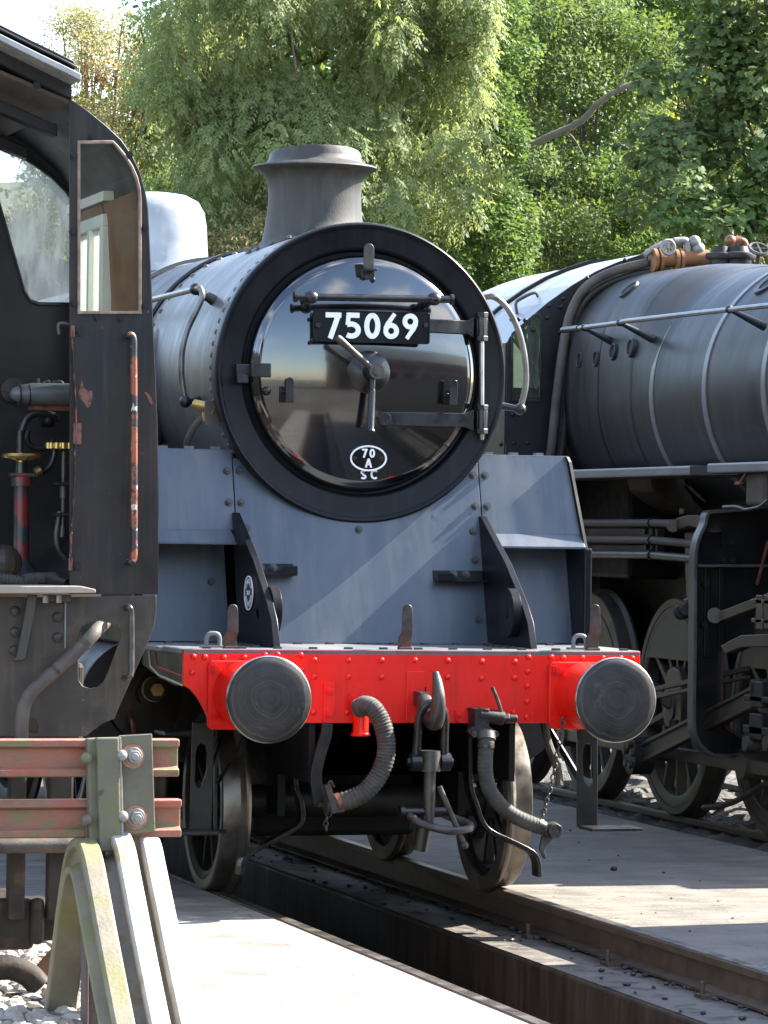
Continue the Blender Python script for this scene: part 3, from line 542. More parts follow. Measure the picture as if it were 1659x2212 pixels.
for ch, u in zip('75069', sp_):
    p = AY(u, 704+(u-800)*.012, YP-.012); digit(ch, p.x, p.z, hd, .0265, YP-.0085, 'digit', npl)
for u in (686, 919): p = AY(u, 702, YP-.012); b = MB(); b.hexn(p, (0, -1, 0), .014, .012); b.build('bolt', 'fit_black', npl)
b = MB()
for u, v in ((674, 680), (674, 735)): p = AY(u, v, YP+.015); b.sphere(p, .012)
p = AY(690, 705, YP); b.box((p.x-.02, YP+.008, p.z-.03), (p.x+.02, YP+.05, p.z+.03)); p = AY(905, 705, YP); b.box((p.x-.02, YP+.008, p.z-.03), (p.x+.02, YP+.06, p.z+.03)); b.build('mounting_bracket', 'fit_black', npl)
# shed plate (oval) and SC
p = AY(795, 990, yd+.06); Ysp = dooryz(p.x, p.z)-.012; p = AY(795, 990, Ysp)
sp1 = plate('shed_plate', circ(p.x, p.z, .096, .064, 40), [], .012, onY(Ysp), 'gloss_black', L, .001)
plate('plate_rim', circ(p.x, p.z, .099, .067, 40), [circ(p.x, p.z, .090, .058, 40)], .006, onY(Ysp-.008), 'white_paint', sp1)
for ch, dx, dz in (('7', -.021, .026), ('0', .019, .026), ('A', 0, -.025)): digit(ch, p.x+dx, p.z+dz, .046, .0095, Ysp-.0066, 'digit', sp1)
for s_ in (-1, 1): b = MB(); b.hexn((p.x+s_*.071, Ysp-.006, p.z), (0, -1, 0), .009, .008); b.build('bolt', 'fit_black', sp1)
for ch, u in (('S', 783), ('C', 806)): q = PD(u, 1025, .002); digit(ch, q.x, q.z, .050, .0098, q.y-.012, 'letter', door)
# --- chimney (lathe, saddle flare) and dome
CY = 2.07
b = MB(); prof = [(.375, 3.36), (.315, 3.445), (.285, 3.475), (.266, 3.52), (.256, 3.60), (.253, 3.68), (.259, 3.745), (.278, 3.787), (.305, 3.810), (.334, 3.817), (.340, 3.826), (.330, 3.834), (.285, 3.842), (.262, 3.854), (.252, 3.874), (.249, 3.900), (.242, 3.906), (.228, 3.90), (.21, 3.78), (.20, 3.5)]
k = 64; vs = []; fs = []
for j, (r, z) in enumerate(prof):
    for i in range(k):
        a_ = 2*PI*i/k; x = r*math.cos(a_); y = CY+r*math.sin(a_); zz = z
        if j < 4:      # follow the round smokebox
            s0 = ZS+math.sqrt(max(.767**2-x*x, 0)); tgt = [s0+.004, s0+.012, s0+.035, max(s0+.085, z)][j]; zz = tgt
        if 11 <= j <= 16: zz += .028*(-math.sin(a_))*(j-10)/6*(1 if -math.sin(a_) > 0 else .25)   # raised front lip
        vs.append((x, y, zz))
for j in range(len(prof)-1):
    for i in range(k): fs.append((j*k+i, j*k+(i+1) % k, (j+1)*k+(i+1) % k, (j+1)*k+i))
b.add(vs, fs); chim = b.build('chimney', 'chimney_grey', L, 60)
bt = hex_mesh('saddle_bolt', .013, .012, 'smokebox_grey', False)
for i in range(20):
    a_ = 2*PI*i/20; x = .365*math.cos(a_); inst(bt, 'bolt', chim, (x, CY+.365*math.sin(a_), ZS+math.sqrt(.767**2-x*x)+.006))
b = MB(); b.lathe((0, 6.1, 0), (0, 0, 1), [(.46, 3.36), (.40, 3.47), (.355, 3.56), (.345, 3.70), (.340, 3.80), (.325, 3.89), (.285, 3.96), (.21, 4.00), (.10, 4.018), (.0005, 4.02)], 48); b.build('dome', 'dome_glare', L, 70)
# --- handrails along the sides
for s_, cur in ((-1, [(432, 622, 1.52), (437, 640, 1.5), (424, 672, 1.5), (406, 710, 1.5), (394, 755, 1.5), (392, 810, 1.5), (400, 868, 1.5)]), (1, [(1062, 640, 1.5), (1078, 648, 1.5), (1100, 672, 1.5), (1122, 720, 1.5), (1134, 775, 1.5), (1136, 830, 1.5), (1124, 884, 1.5)])):
    pts = [AY(*q) for q in cur]; b = MB()
    if s_ < 0:
        p0 = pts[0]; pts = [Vector((p0.x-.0, 8.6, p0.z)), Vector((p0.x-.0, 3, p0.z)), Vector((p0.x, 1.7, p0.z))]+spline(pts, 6)
    else: pts = [Vector((pts[0].x-.02, 8.6, pts[0].z)), Vector((pts[0].x-.02, 3, pts[0].z)), Vector((pts[0].x-.01, 1.62, pts[0].z))]+spline(pts[0:], 6)
    b.tube(pts, .0165, 12); hr = b.build('handrail', 'rail_steel', L, 60)
    e = pts[-1]; b = MB(); b.sphere(e, .033); d = Vector((0, 0, ZS))-Vector((e.x, 0, e.z)); d.normalize(); b.cyl(e, e+d*.13+Vector((0, .02, 0)), .016, .022, 12); b.build('handrail_knob', 'fit_black', L, 60)
    if s_ < 0:
        q = AY(408, 625, 1.6); q = Vector((pts[0].x, 1.62, pts[0].z)); b = MB(); b.sphere(q, .034)
    else: q = Vector((pts[0].x, 1.7, pts[0].z)); b = MB(); b.sphere(q, .034)
    d = Vector((0, 0, ZS))-Vector((q.x, 0, q.z)); d.normalize(); b.cyl(q, q+d*.16, .020, .034, 12); b.build('handrail_knob', 'fit_black', L, 60)
# --- lubricator valve at the left of the smokebox
b = MB(); p = AY(447, 882, 1.25); b.cyl(p+Vector((-.05, .06, .02)), p+Vector((.03, -.03, 0)), .028, n=14); b.hexn(p+Vector((.03, -.03, 0)), (.4, -1, 0), .017, .03); b.hexn(p+Vector((-.005, -.02, -.02)), (0, 0, -1), .026, .05); b.bar(p+Vector((.05, -.05, .03)), p+Vector((.01, -.05, -.03)), .01, .006); val = b.build('drain_valve', 'brass', L)
b = MB(); b.tube(spline([p+Vector((-.02, .02, -.05)), p+Vector((-.06, .03, -.1)), p+Vector((-.09, .06, -.18)), p+Vector((-.07, .1, -.27))]), .018, 10); b.build('drain_pipe', 'brown_pipe', L)
b = MB(); q = AY(470, 872, 1.22); b.box((q.x-.07, 1.20, q.z-.11), (q.x+.02, 1.215, q.z+.015)); b.build('valve_bracket', 'smokebox_grey', L)
# outside steam pipe covers
for s_ in (-1, 1):
    b = MB(); pts = spline([(s_*.55, 2.75, 2.92), (s_*.70, 2.75, 2.72), (s_*.86, 2.74, 2.42), (s_*.98, 2.72, 2.05), (s_*1.02, 2.7, 1.6)], 5); b.tube(pts, .19, 28, rs=[.15+.05*min(i/8, 1) for i in range(len(pts))]); spc = b.build('steam_pipe_cover', 'smokebox_grey', L, 60)
# --- apron, casings, platform
def ya(z): return .872+(z-1.273)*.29
def on_apron(x, z, off=0): return Vector((x, ya(z)-off, z))
def slab(name, pts, th, mat, parent, off=0., bevel=.002):
    b = MB(); b.prism([on_apron(x, z, off) for x, z in pts], (0, th, 0)); return b.build(name, mat, parent, 0, bevel)
XG = .665
ap = slab('apron', [(-XG, 1.275), (XG, 1.275), (XG-.003, 2.22), (-XG+.003, 2.22)], .012, 'apron_skytint', L)
cb = hex_mesh('apron_bolt', .0175, .014, 'dull_steel', True)
def ab(parent, x, z, off=0., me=cb):
    o = inst(me, 'bolt', parent, on_apron(x, z, off)); o.rotation_euler = (PI/2-math.atan(.29), 0, 0)
for s_ in (-1, 1):
    up = slab('casing_front', [(s_*(XG+.004), 1.85), (s_*1.205, 1.85), (s_*1.160, 2.245), (s_*1.150, 2.262), (s_*(XG+.002), 2.262)], .012, 'apron_skytint', L)
    b = MB(); z0, z1 = 1.850, 1.772
    b.prism([(s_*(XG+.03), ya(z0)-.001, z0), (s_*1.204, ya(z0)-.001, z0), (s_*1.213, ya(z0)-.075, z1), (s_*(XG+.0), ya(z0)-.075, z1)], (0, .012, .004)); b.build('casing_lip', 'apron_skytint', L, 0, .002)
    b = MB(); b.box((s_*(XG+.0), ya(1.77)-.06, 1.776), (s_*1.212, ya(1.77)+.42, 1.786)); b.build('casing_floor', 'apron_skytint', L, 0)
    lp = slab('lower_panel', [(s_*(XG+.02), 1.275), (s_*1.20, 1.275), (s_*1.205, 1.775), (s_*(XG+.02), 1.775)], .012, 'apron_skytint', L, -.20)
    # side sheets with a rounded forward flange
    b = MB(); zz = [1.772, 1.85, 2.235, 2.262]; xx = [1.214, 1.206, 1.162, 1.150]
    for i in range(3):
        b.add([(s_*xx[i], ya(zz[i])-.03, zz[i]), (s_*(xx[i]+.022), ya(zz[i])-.01, zz[i]), (s_*(xx[i+1]+.022), ya(zz[i+1])-.01, zz[i+1]), (s_*xx[i+1], ya(zz[i+1])-.03, zz[i+1]),
               (s_*xx[i], 7.5, zz[i]), (s_*(xx[i]+.022), 7.5, zz[i]), (s_*(xx[i+1]+.022), 7.5, zz[i+1]), (s_*xx[i+1], 7.5, zz[i+1])],
              [(0, 1, 2, 3), (0, 3, 7, 4), (1, 5, 6, 2), (4, 7, 6, 5)])
    b.add([(s_*xx[3], ya(2.262)-.03, 2.262), (s_*(xx[3]+.022), ya(2.262)-.01, 2.262), (s_*(xx[3]+.022), 7.5, 2.262), (s_*xx[3], 7.5, 2.262)], [(0, 1, 2, 3)])
    b.build('casing_side', 'ring_black', L, 0)
    b = MB(); b.box((s_*.45, ya(2.262)+.0, 2.250), (s_*1.172, 8.6, 2.266)); rp = b.build('running_plate', 'apron_skytint', L, 0, .003)
    b = MB(); b.box((s_*1.18, ya(1.3)+.02, 1.26), (s_*1.225, 1.75, 1.78)); b.build('casing_corner', 'ring_black', L, 0, .01)
    for x in (.74, .88, 1.02): b = MB(); b.box((s_*x-.022, 1.19, 2.266), (s_*x+.022, 1.235, 2.281)); b.build('bolt', 'plate_grey', rp)
    for z in (2.155, 1.992): ab(up, s_*(XG+.033), z); ab(ap, s_*(XG-.033), z)
    for z in (1.87,): ab(ap, s_*(XG-.055), z-.01); ab(ap, s_*(XG-.055), z-.16); ab(ap, s_*(XG-.06), 1.40)
    ab(lp, s_*(XG+.10), 1.58, -.20)
    # gusset plate
    o = [YZ(u, v, -XG) for u, v in ((512, 1118), (519, 1118), (560, 1200), (600, 1288), (611, 1310), (619, 1345))]
    gz = [(ya(1.93)+.01, 1.935), (o[1][0]-.0, 1.935)]
    gus = [(ya(1.275)+.01, 1.276), (ya(1.94)+.01, 1.94), (ya(1.94)-.03, 1.94), (.60, 1.70), (.32, 1.50), (.22, 1.405), (.16, 1.276)]
    g = plate('gusset', gus, [circ(.50, 1.43, .030, .030, 18)], .036, onX(s_*XG), 'ring_black' if s_ else '', L, .003)
    b = MB(); gx = s_*(XG-.018); b.cyl((gx, .43, 1.45), (gx-s_*.045, .43, 1.45), .125, n=40); b.cyl((gx-s_*.045, .43, 1.45), (gx-s_*.048, .43, 1.45), .028, n=20); b.build('gusset_boss', 'ring_black', L, 40, .004)
    # little step brackets on the apron
    b = MB(); x0 = s_*(XG-.02); x1 = s_*(XG-.29); z = 1.625 if s_ < 0 else 1.60
    b.box((x0, ya(z)-.085, z-.006), (x1, ya(z)+.0, z+.006)); b.prism([on_apron(x0, z), on_apron(x1, z), on_apron(x1, z+.055), on_apron(x0, z+.055)], (0, -.012, 0)); b.prism([(x1, ya(z)-.08, z), (x1+s_*.10, ya(z)-.08, z), (x1+s_*.10, ya(z)-.08, z+.02), (x1+s_*.07, ya(z)-.08, z+.045), (x1, ya(z)-.08, z+.045)], (0, -.008, 0)); sb_ = b.build('step_bracket', 'ring_black', L, 0, .003)
    for t in (.35, .6): ab(sb_, x0+(x1-x0)*t, z+.035, .014)
ab(ap, -.01, 1.862)
# builder's roundel on the left gusset
rc = AX(541, 1281, -XG-.018); Xr = -XG-.024
rd = plate('builders_plate', circ(rc.y, rc.z, .085, .085, 36), [], .008, onX(Xr), 'gloss_black', L)
plate('plate_rim', circ(rc.y, rc.z, .087, .087, 36), [circ(rc.y, rc.z, .081, .081, 36)], .006, onX(Xr-.004), 'white_paint', rd)
def on_round(a_, r, flip=False):
    c0, s0 = math.cos(a_), math.sin(a_)
    def f(x, y, t):
        if flip: tx, tz = -s0*-1, c0*-1; nx, nz = -c0, -s0
        else: tx, tz = s0, -c0; nx, nz = c0, s0
        # seen from -X: screen-right is -Y
        return (Xr-.006-t, rc.y-(c0*r+tx*x+nx*y), rc.z+(s0*r+tz*x+nz*y))
    return f
for w, a0, a1, fl in (('REBUILT', 150, 30, False), ('BRIDGNORTH', 205, 335, True)):
    for i, ch in enumerate(w):
        aa = math.radians(a0+(a1-a0)*i/(len(w)-1))
        text_obj(ch, 'letter', .034, on_round(aa, .058, fl), 'white_paint', rd, .0006, .0008)
text_obj('2017', 'lettering', .032, lambda x, y, t: (Xr-.006-t, rc.y-x, rc.z+y), 'white_paint', rd, .0006, .0008)
# platform and beam
ZP, BW = 1.273, 1.172
b = MB(); b.box((-BW, .0, ZP-.03), (BW, 1.0, ZP)); b.box((-BW-.03, .45, ZP-.03), (BW+.05, 1.3, ZP-.002)); plat = b.build('front_platform', 'plate_grey', L, 0, .006)
pb = MB(); pb.box((-.018, -.018, 0), (.018, .018, .010)); pbm = bpy.data.meshes.new('platform_bolt'); pbm.from_pydata(pb.v, [], pb.f); pbm.materials.append(M['dull_steel'])
for x in np.linspace(-1.05, 1.1, 13): inst(pbm, 'bolt', plat, (x, .045, ZP))
for x in np.linspace(-1.1, 1.1, 14): inst(pbm, 'bolt', plat, (x+.03, .80, ZP))
for s_ in (-1, 1):
    for y in (.3, .42, .54, .66): inst(pbm, 'bolt', plat, (s_*XG-.075, y, ZP)); 
zb = .912; lft = [(-1.172, ZP-.004), (-1.172, 1.098), (-1.135, 1.075), (-1.10, 1.035), (-1.07, .985), (-1.045, .935), (-1.03, .917), (-1.005, zb)]
out = lft+[(-x, z) for x, z in lft[::-1]]
beam = plate('buffer_beam', out, [[(-.03, .985), (.055, .985), (.055, 1.09), (-.03, 1.09)]], .03, onY(.015), 'red_paint', L, .002)
def D8(x, y): return ((600+x/1.3825)*.54, (2500+y/1.3825)*.54)
def D7(x, y): return ((1500+x/2.074)*.54, (2600+y/2.074)*.54)
def D3(x, y): return ((1900+x/2.074)*.54, (2300+y/2.074)*.54)
RV = [D8(*q) for q in ((240,175),(302,177),(407,180),(520,180),(635,167),(705,165),(832,167),(908,193),(1097,195),(1280,195),(1464,195),(1645,197),(234,262),(838,250),(906,287),(1095,286),(1280,288),(1645,288),(902,483),(1088,483),(1640,483),(838,350))]
RV += [D7(*q) for q in ((884,95),(1157,97),(1272,60),(1460,60),(1560,65),(884,235),(1157,230),(1268,178),(1455,180),(1264,300),(1453,305),(1262,428),(1453,430),(1148,520),(1258,558),(1453,558))]
RV += [D3(*q) for q in ((888,688),(1058,690),(1205,690),(1302,692))]
for u, v in RV: p = AY(u, v, 0); inst(rv_r, 'rivet', beam, (p.x, .0, p.z), FACE)
b = MB(); p = AY(878, 1450, -.006); q = AY(912, 1560, -.006); b.box((p.x, -.012, q.z), (q.x+.01, .001, p.z)); b.build('drawhook_plate', 'red_paint', beam, 0, .003)
# buffers
bn = hex_mesh('buffer_nut', .026, .022, 'red_paint')
for s_ in (-1, 1):
    bx, bz = s_*.87, 1.05
    bl = None
    b = MB(); b.prism([(x, 0, z) for x, z in rrect(bx, bz, .185, .168, .03)], (0, -.03, 0)); base = b.build('buffer_base', 'red_paint', L, 30, .006)
    b = MB(); b.lathe((bx, 0, bz), (0, -1, 0), [(.165, .03), (.158, .045), (.150, .07), (.140, .16), (.132, .30), (.132, .40), (.120, .402), (.112, .402)], 48)
    b.build('buffer_stock', 'red_paint', L, 40)
    b = MB(); b.cyl((bx, -.39, bz), (bx, -.50, bz), .105, n=36); b.build('buffer_ram', 'dull_steel', L)
    b = MB(); hp_ = [(.0005, .522), (.06, .5215), (.12, .519), (.17, .514), (.198, .507), (.206, .500), (.207, .488), (.196, .478), (.10, .468), (.0005, .468)]
    b.lathe((bx, 0, bz), (0, -1, 0), hp_, 72); bh = b.build('buffer_head', 'buffer_steel', L, 50)
    b = MB(); b.lathe((bx, 0, bz), (0, -1, 0), [(.2035, .5045), (.2075, .5005), (.2085, .494), (.2085, .488), (.207, .486)], 72); b.build('rim_glint', 'bright_steel', bh, 60)  # bright ring stands in for sunlight grazing the edge of the head
    for dx, dz in ((-.150, .132), (-.150, -.132), (.150, .132), (.150, -.132)): inst(bn, 'nut', base, (bx+dx, -.03, bz+dz), FACE)
# lamp irons and staples on the platform
for u in (501, 878, 1283):
    y = .06; top = AY(u, 1305, y); bot = AY(u-4, 1396, y); mid = AY(u, 1365, y); hw = .028
    out = [(top.x-hw, mid.z)]+[(top.x+hw*.9*math.cos(a), top.z-hw+hw*math.sin(a)) for a in np.linspace(PI, 0, 9)]+[(top.x+hw, mid.z), (top.x+hw+.002, mid.z-.012)]
    li = plate('lamp_iron', out[:-1], [], .012, onY(y-.02), 'dull_steel', L, .002)
    b = MB(); b.prism([(bot.x-.033, y-.005, ZP), (bot.x+.033, y-.005, ZP), (bot.x+.033, y-.005, mid.z-.03), (top.x+hw, y-.026, mid.z+.001), (top.x-hw, y-.026, mid.z+.001), (bot.x-.033, y-.005, mid.z-.03)], (0, .012, 0)); b.box((bot.x-.033, y-.03, ZP), (bot.x+.033, y+.02, ZP+.012)); b.build('lamp_iron_foot', 'lamp_foot', L, 0, .002)
for u in (460, 1252):
    p = AY(u, 1396, .18); b = MB(); w = .033
    b.tube(spline([(p.x-w, .18, ZP), (p.x-w, .18, ZP+.045), (p.x-w+.014, .18, ZP+.068), (p.x+w-.014, .18, ZP+.068), (p.x+w, .18, ZP+.045), (p.x+w, .18, ZP)], 4), .011, 10); b.box((p.x-w-.03, .155, ZP), (p.x+w+.03, .205, ZP+.010)); b.build('staple', 'plate_grey', L)
# side valance with lining at the left and right
for s_ in (-1, 1):
    pl = [(.012, 1.10), (.012, ZP-.03), (.95, ZP-.03), (.95, 1.16), (.55, 1.11), (.20, 1.085)]
    va = plate('valance', pl, [], .012, onX(s_*(BW-.012)), 'cab_black', L)
    b = MB(); b.bar((s_*(BW-.0045), .03, 1.138), (s_*(BW-.0045), .62, 1.165), .004, .007); b.bar((s_*(BW-.0045), .62, 1.165), (s_*(BW-.0045), .66, 1.235), .004, .006); b.build('lining', 'lining_red', va, 0)
    b = MB(); b.bar((s_*(BW-.003), .03, 1.094), (s_*(BW-.003), .56, 1.122), .006, .008); b.bar((s_*(BW-.003), .56, 1.122), (s_*(BW-.003), .76, 1.16), .006, .008); b.bar((s_*(BW-.003), .76, 1.16), (s_*(BW-.003), .80, 1.24), .006, .008); b.build('lining', 'lining_cream', va, 0)
# --- frames, cylinders, rear body
for s_ in (-1, 1):
    b = MB(); b.box((s_*.50, .03, .62), (s_*.53, 9.5, 1.24)); b.build('main_frame', 'frame_black', L, 0)
b = MB(); b.box((-.5, .5, .9), (.5, .55, 1.24)); b.box((-.62, 1.5, .95), (.62, 2.3, 1.9)); b.box((-.5, 3.2, .6), (.5, 3.3, 1.24)); b.box((-1.0, 1.3, 1.2), (1.0, 8.8, 1.26)); b.build('frame_stretcher', 'frame_black', L, 0)
b = MB(); b.box((-.5, .75, .40), (-.46, 3.4, .62)); b.box((.46, .75, .40), (.5, 3.4, .62)); b.box((-.46, 1.6, .36), (.46, 2.4, .55)); b.build('bogie_frame', 'frame_black', L, 0)
for s_ in (-1, 1):
    b = MB(); b.cyl((s_*1.0, 1.72, .93), (s_*1.0, 2.75, .93), .315, n=36); b.cyl((s_*1.0, 1.68, .93), (s_*1.0, 1.72, .93), .34, n=36); b.cyl((s_*.98, 1.70, 1.36), (s_*.98, 2.8, 1.36), .16, n=28)
    b.box((s_*.53, 1.75, .75), (s_*1.0, 2.7, 1.35)); b.lathe((s_*1.0, 1.68, .93), (0, -1, 0), [(.2, 0), (.19, .03), (.0005, .05)], 28); b.build('cylinder', 'oily_black', L)
    b = MB(); b.cyl((s_*1.0, 1.64, .98), (s_*1.0, 1.56, .98), .055, n=20); b.build('relief_valve', 'oily_black', L)
p = AY(338, 1490, 1.45); b = MB(); b.cyl(p+Vector((0, .22, 0)), p+Vector((0, .02, 0)), .062, n=24); b.build('relief_valve', 'oily_black', L); b = MB(); b.hexn(p, (0, -1, 0), .036, .03); b.cyl(p+Vector((0, .07, 0)), p+Vector((0, .05, 0)), .066, n=24); b.build('relief_valve_cap', 'brass', L)
b = MB(); q = AY(290, 1580, 1.5); b.tube(spline([q+Vector((0, .3, .1)), q+Vector((0, .05, .05)), q+Vector((0, -.02, -.05))]), .02); b.build('drain_pipe', 'copper', L)
# rear body out of sight-lines: firebox, cab
b = MB(); b.box((-1.0, 8.5, 1.3), (1.0, 10.2, 3.35)); b.build('firebox', 'clad_black', L, 0, .15)
b = MB(); pr_ = [(-1.33, 1.3), (-1.33, 2.9), (-1.05, 3.45), (-.55, 3.78), (0, 3.9), (.55, 3.78), (1.05, 3.45), (1.33, 2.9), (1.33, 1.3)]
b.prism([(x, 10.2, z) for x, z in pr_], (0, 2.2, 0)); b.build('cab', 'clad_black', L, 20)
b = MB(); b.box((-.44, 1.45, .24), (.44, 2.55, .40)); b.build('bogie_stretcher', 'frame_black', L, 0, .03)
b = MB(); b.box((-.30, 3.5, .26), (.30, 4.0, .7)); b.build('brake_cylinder', 'frame_black', L, 0, .03)
b = MB(); b.box((-.60, 3.40, .24), (.60, 3.46, .62)); b.build('brake_beam', 'frame_black', L, 0, .01)
b = MB(); b.box((-.45, 5.4, .22), (.45, 9.4, 1.2)); b.build('ashpan', 'frame_black', L, 0, .03)
# wheels
def spoked(parent, x, y, r, side, nsp=10, tyre_w=.14, hubr=.12, mat='frame_black', flange=.03, rimf=.84, name='wheel', a_off=0., weight=None, tmat='tread_steel', spoke_w=(.035, .05)):
    """side = direction of the outer face (+1 = +X)"""
    s = side; xo = x
    b = MB(); b.lathe((0, y, r), (s, 0, 0), [(r*rimf, s*xo-.0), (r*rimf*1.02, s*xo+.006), (r-.045, s*xo+.008)], 64); 
    b = MB(); X = lambda t: s*xo+t
    b.lathe((0, y, r), (s, 0, 0), [(r*rimf-.03, X(-.10)), (r*rimf-.03, X(-.01)), (r*rimf, X(0)), (r-.055, X(0)), (r-.055, X(-.10))], 64, close=True)
    b.cyl((xo+s*.02, y, r), (xo-s*.14, y, r), hubr, n=28); b.cyl((xo+s*.02, y, r), (xo+s*.04, y, r), hubr*.6, n=20)
    for i in range(nsp):
        a = 2*PI*i/nsp+a_off; d = Vector((0, math.cos(a), math.sin(a))); c0 = Vector((xo-s*.055, y, r)); b.bar(c0+d*hubr*.8, c0+d*(r*rimf-.01), spoke_w[0], spoke_w[1], (1, 0, 0))
    w = b.build(name, mat, parent, 35, .004)
    b = MB(); b.lathe((0, y, r), (s, 0, 0), [(r-.056, X(-tyre_w)), (r-.056, X(.004)), (r-.012, X(.006)), (r-.004, X(0)), (r, X(-.02)), (r+.003, X(-.088)), (r+.012, X(-.098)), (r+flange, X(-.112)), (r+flange, X(-.124)), (r+flange-.012, X(-tyre_w))], 96, close=True); b.build('tyre', tmat, w, 30)
    if weight:
        a0, a1 = weight; b = MB(); vs = []; n = 20; ro, ri = r*rimf-.01, r*rimf*.52
        pts = [(ro*math.cos(a0+(a1-a0)*i/n), ro*math.sin(a0+(a1-a0)*i/n)) for i in range(n+1)]
        b.prism([(xo+s*.004, y+p_[0], r+p_[1]) for p_ in pts], (-s*.09, 0, 0)); b.build('balance_weight', mat, w, 20)
    return w
for yy in (1.06, 2.93):
    for s_ in (-1, 1): spoked(L, s_*.815, yy, .455, s_, 10, rimf=.85, hubr=.11)
    b = MB(); b.cyl((-.72, yy, .455), (.72, yy, .455), .085, n=24); b.build('axle', 'oily_black', L)
for yy in (4.75, 6.75, 8.85):
    for s_ in (-1, 1): spoked(L, s_*.815, yy, .865, s_, 16, rimf=.88, hubr=.16)
# guard irons
for path in ([(1010, 1560), (1012, 1690), (1024, 1735), (1038, 1775), (1058, 1796), (1100, 1816), (1143, 1838), (1157, 1858), (1160, 1893)], [(632, 1590), (634, 1690), (646, 1728), (650, 1762), (640, 1784), (600, 1808), (548, 1836), (523, 1858), (517, 1890)]):
    pts = spline([AY(u, v, .42) for u, v in path], 4); b = MB(); b.sweep([(-.05, -.011), (.05, -.011), (.05, .011), (-.05, .011)], pts, (0, 1, 0)); b.build('guard_iron', 'fit_black', L, 40, .003)
# steps hung below the beam ends
def mirror_x(u, v, Y): p = AY(u, v, Y); return Vector((-p.x, p.y, p.z))
for s_ in (-1, 1):
    Ys = .30; c = lambda u, v: (s_*AY(u, v, Ys).x, AY(u, v, Ys).z)
    out = [c(1246, 1560), c(1290, 1560), c(1290, 1797), c(1246, 1786)]
    hole = [c(1258, 1625), c(1263, 1608), c(1272, 1604), c(1280, 1612), c(1282, 1625), c(1282, 1680), c(1279, 1695), c(1271, 1699), c(1263, 1690), c(1259, 1675)]
    if s_ < 0: out = [(-a_, c_) for a_, c_ in out]; hole = [(-a_, c_) for a_, c_ in hole]
    pl_ = (lambda a_, c_, t: (a_, Ys+t, c_)) if s_ > 0 else (lambda a_, c_, t: (-a_, Ys+t, c_))
    plate('step_hanger', out, [hole], .014, pl_, 'fit_black', L, .002)
    p = AY(1290, 1785, Ys); b = MB(); b.prism([(s_*(p.x-.10), Ys-.006, p.z-.012), (s_*(p.x+.175), Ys-.006, p.z-.012), (s_*(p.x+.175), Ys-.006, p.z+.006), (s_*(p.x-.10), Ys-.006, p.z+.006)], (0, -.20, 0)); b.build('step_tread', 'fit_black', L, 0, .004)
    b = MB(); q = AY(1255, 1690, Ys); b.bar((s_*(q.x-.12), .48, q.z+.27), (s_*(q.x+.02), Ys+.02, q.z-.02), .016, .028); b.build('step_stay', 'fit_black', L, 0)
b = MB(); b.prism([AY(357, 1582, .62), AY(465, 1572, .62), AY(465, 1592, .62), AY(357, 1590, .62)], (0, .25, 0)); b.build('step_tread', 'fit_black', L, 0, .004)
b = MB(); b.bar(AY(465, 1578, .62), AY(465, 1800, .62), .014, .03, (0, 1, 0)); b.bar(AY(385, 1798, .55), AY(467, 1792, .62), .2, .018, (0, 0, 1)); b.bar(AY(530, 1590, .3), AY(470, 1690, .6), .018, .018, (0, 1, 0)); b.build('step_frame', 'fit_black', L, 0)
# --- coupling
b = MB(); hx = AY(905, 1520, -.2).x; hx = .012
pts = [AX(u, v, hx) for u, v in ((0, 0),)] if 0 else []
zc = 1.02
shank = MB(); shank.bar((hx, .1, zc+.02), (hx, -.12, zc+.01), .05, .075); shank.build('drawhook_shank', 'fit_black', L, 0, .006)
hk = spline([(hx, -.10, zc+.005), (hx, -.17, zc-.03), (hx, -.235, zc-.075), (hx, -.30, zc-.085), (hx, -.345, zc-.04), (hx, -.355, zc+.03), (hx, -.335, zc+.10), (hx, -.300, zc+.150)], 5)
n = len(hk); b.sweep([(-.030, -.030), (-.012, -.040), (.012, -.040), (.030, -.030), (.032, 0), (.030, .030), (.012, .040), (-.012, .040), (-.030, .030), (-.032, 0)], hk, (1, 0, 0))
hm = b
# taper toward the tip
for i in range(n):
    t = i/(n-1); k_ = 1.05 if t < .55 else 1.05-.62*((t-.55)/.45)**1.3
    for j in range(10):
        v = Vector(hm.v[i*10+j]); c0 = hk[i]; hm.v[i*10+j] = tuple(c0+(v-c0)*k_)
hm.build('drawhook', 'dull_steel', L, 60)
# shackle: U bar hung in the hook, trunnion, screw
b = MB(); zt = 1.0; wS = .068; ys_ = -.26
b.tube(spline([(hx-wS-.004, ys_+.03, .74), (hx-wS, ys_+.02, .86), (hx-wS+.004, ys_+.01, .96), (hx-.03, ys_, 1.015), (hx+.03, ys_, 1.015), (hx+wS-.004, ys_+.01, .96), (hx+wS, ys_+.02, .86), (hx+wS+.004, ys_+.03, .74)], 5), .022, 12)
for s_ in (-1, 1): b.cyl((hx+s_*.050, ys_+.03, .735), (hx+s_*.100, ys_+.03, .735), .045, n=20); b.cyl((hx+s_*.100, ys_+.03, .735), (hx+s_*.116, ys_+.03, .735), .02, n=12)
b.build('shackle', 'fit_black', L, 50)
b = MB(); b.cyl((hx, ys_+.03, .69), (hx, ys_+.03, .79), .056, .052, 24); b.cyl((hx, ys_+.03, .70), (hx+.0, ys_+.035, .42), .030, .027, 14); b.build('coupling_screw', 'dull_steel', L, 40)
b = MB(); b.cyl((hx-.13, ys_+.05, .49), (hx+.10, ys_+.05, .49), .026, n=14); b.cyl((hx-.145, ys_+.05, .49), (hx-.12, ys_+.05, .49), .034, n=14); b.cyl((hx-.01, ys_+.05, .47), (hx-.035, ys_+.06, .30), .040, .036, 14); b.build('coupling_nut', 'fit_black', L, 40)
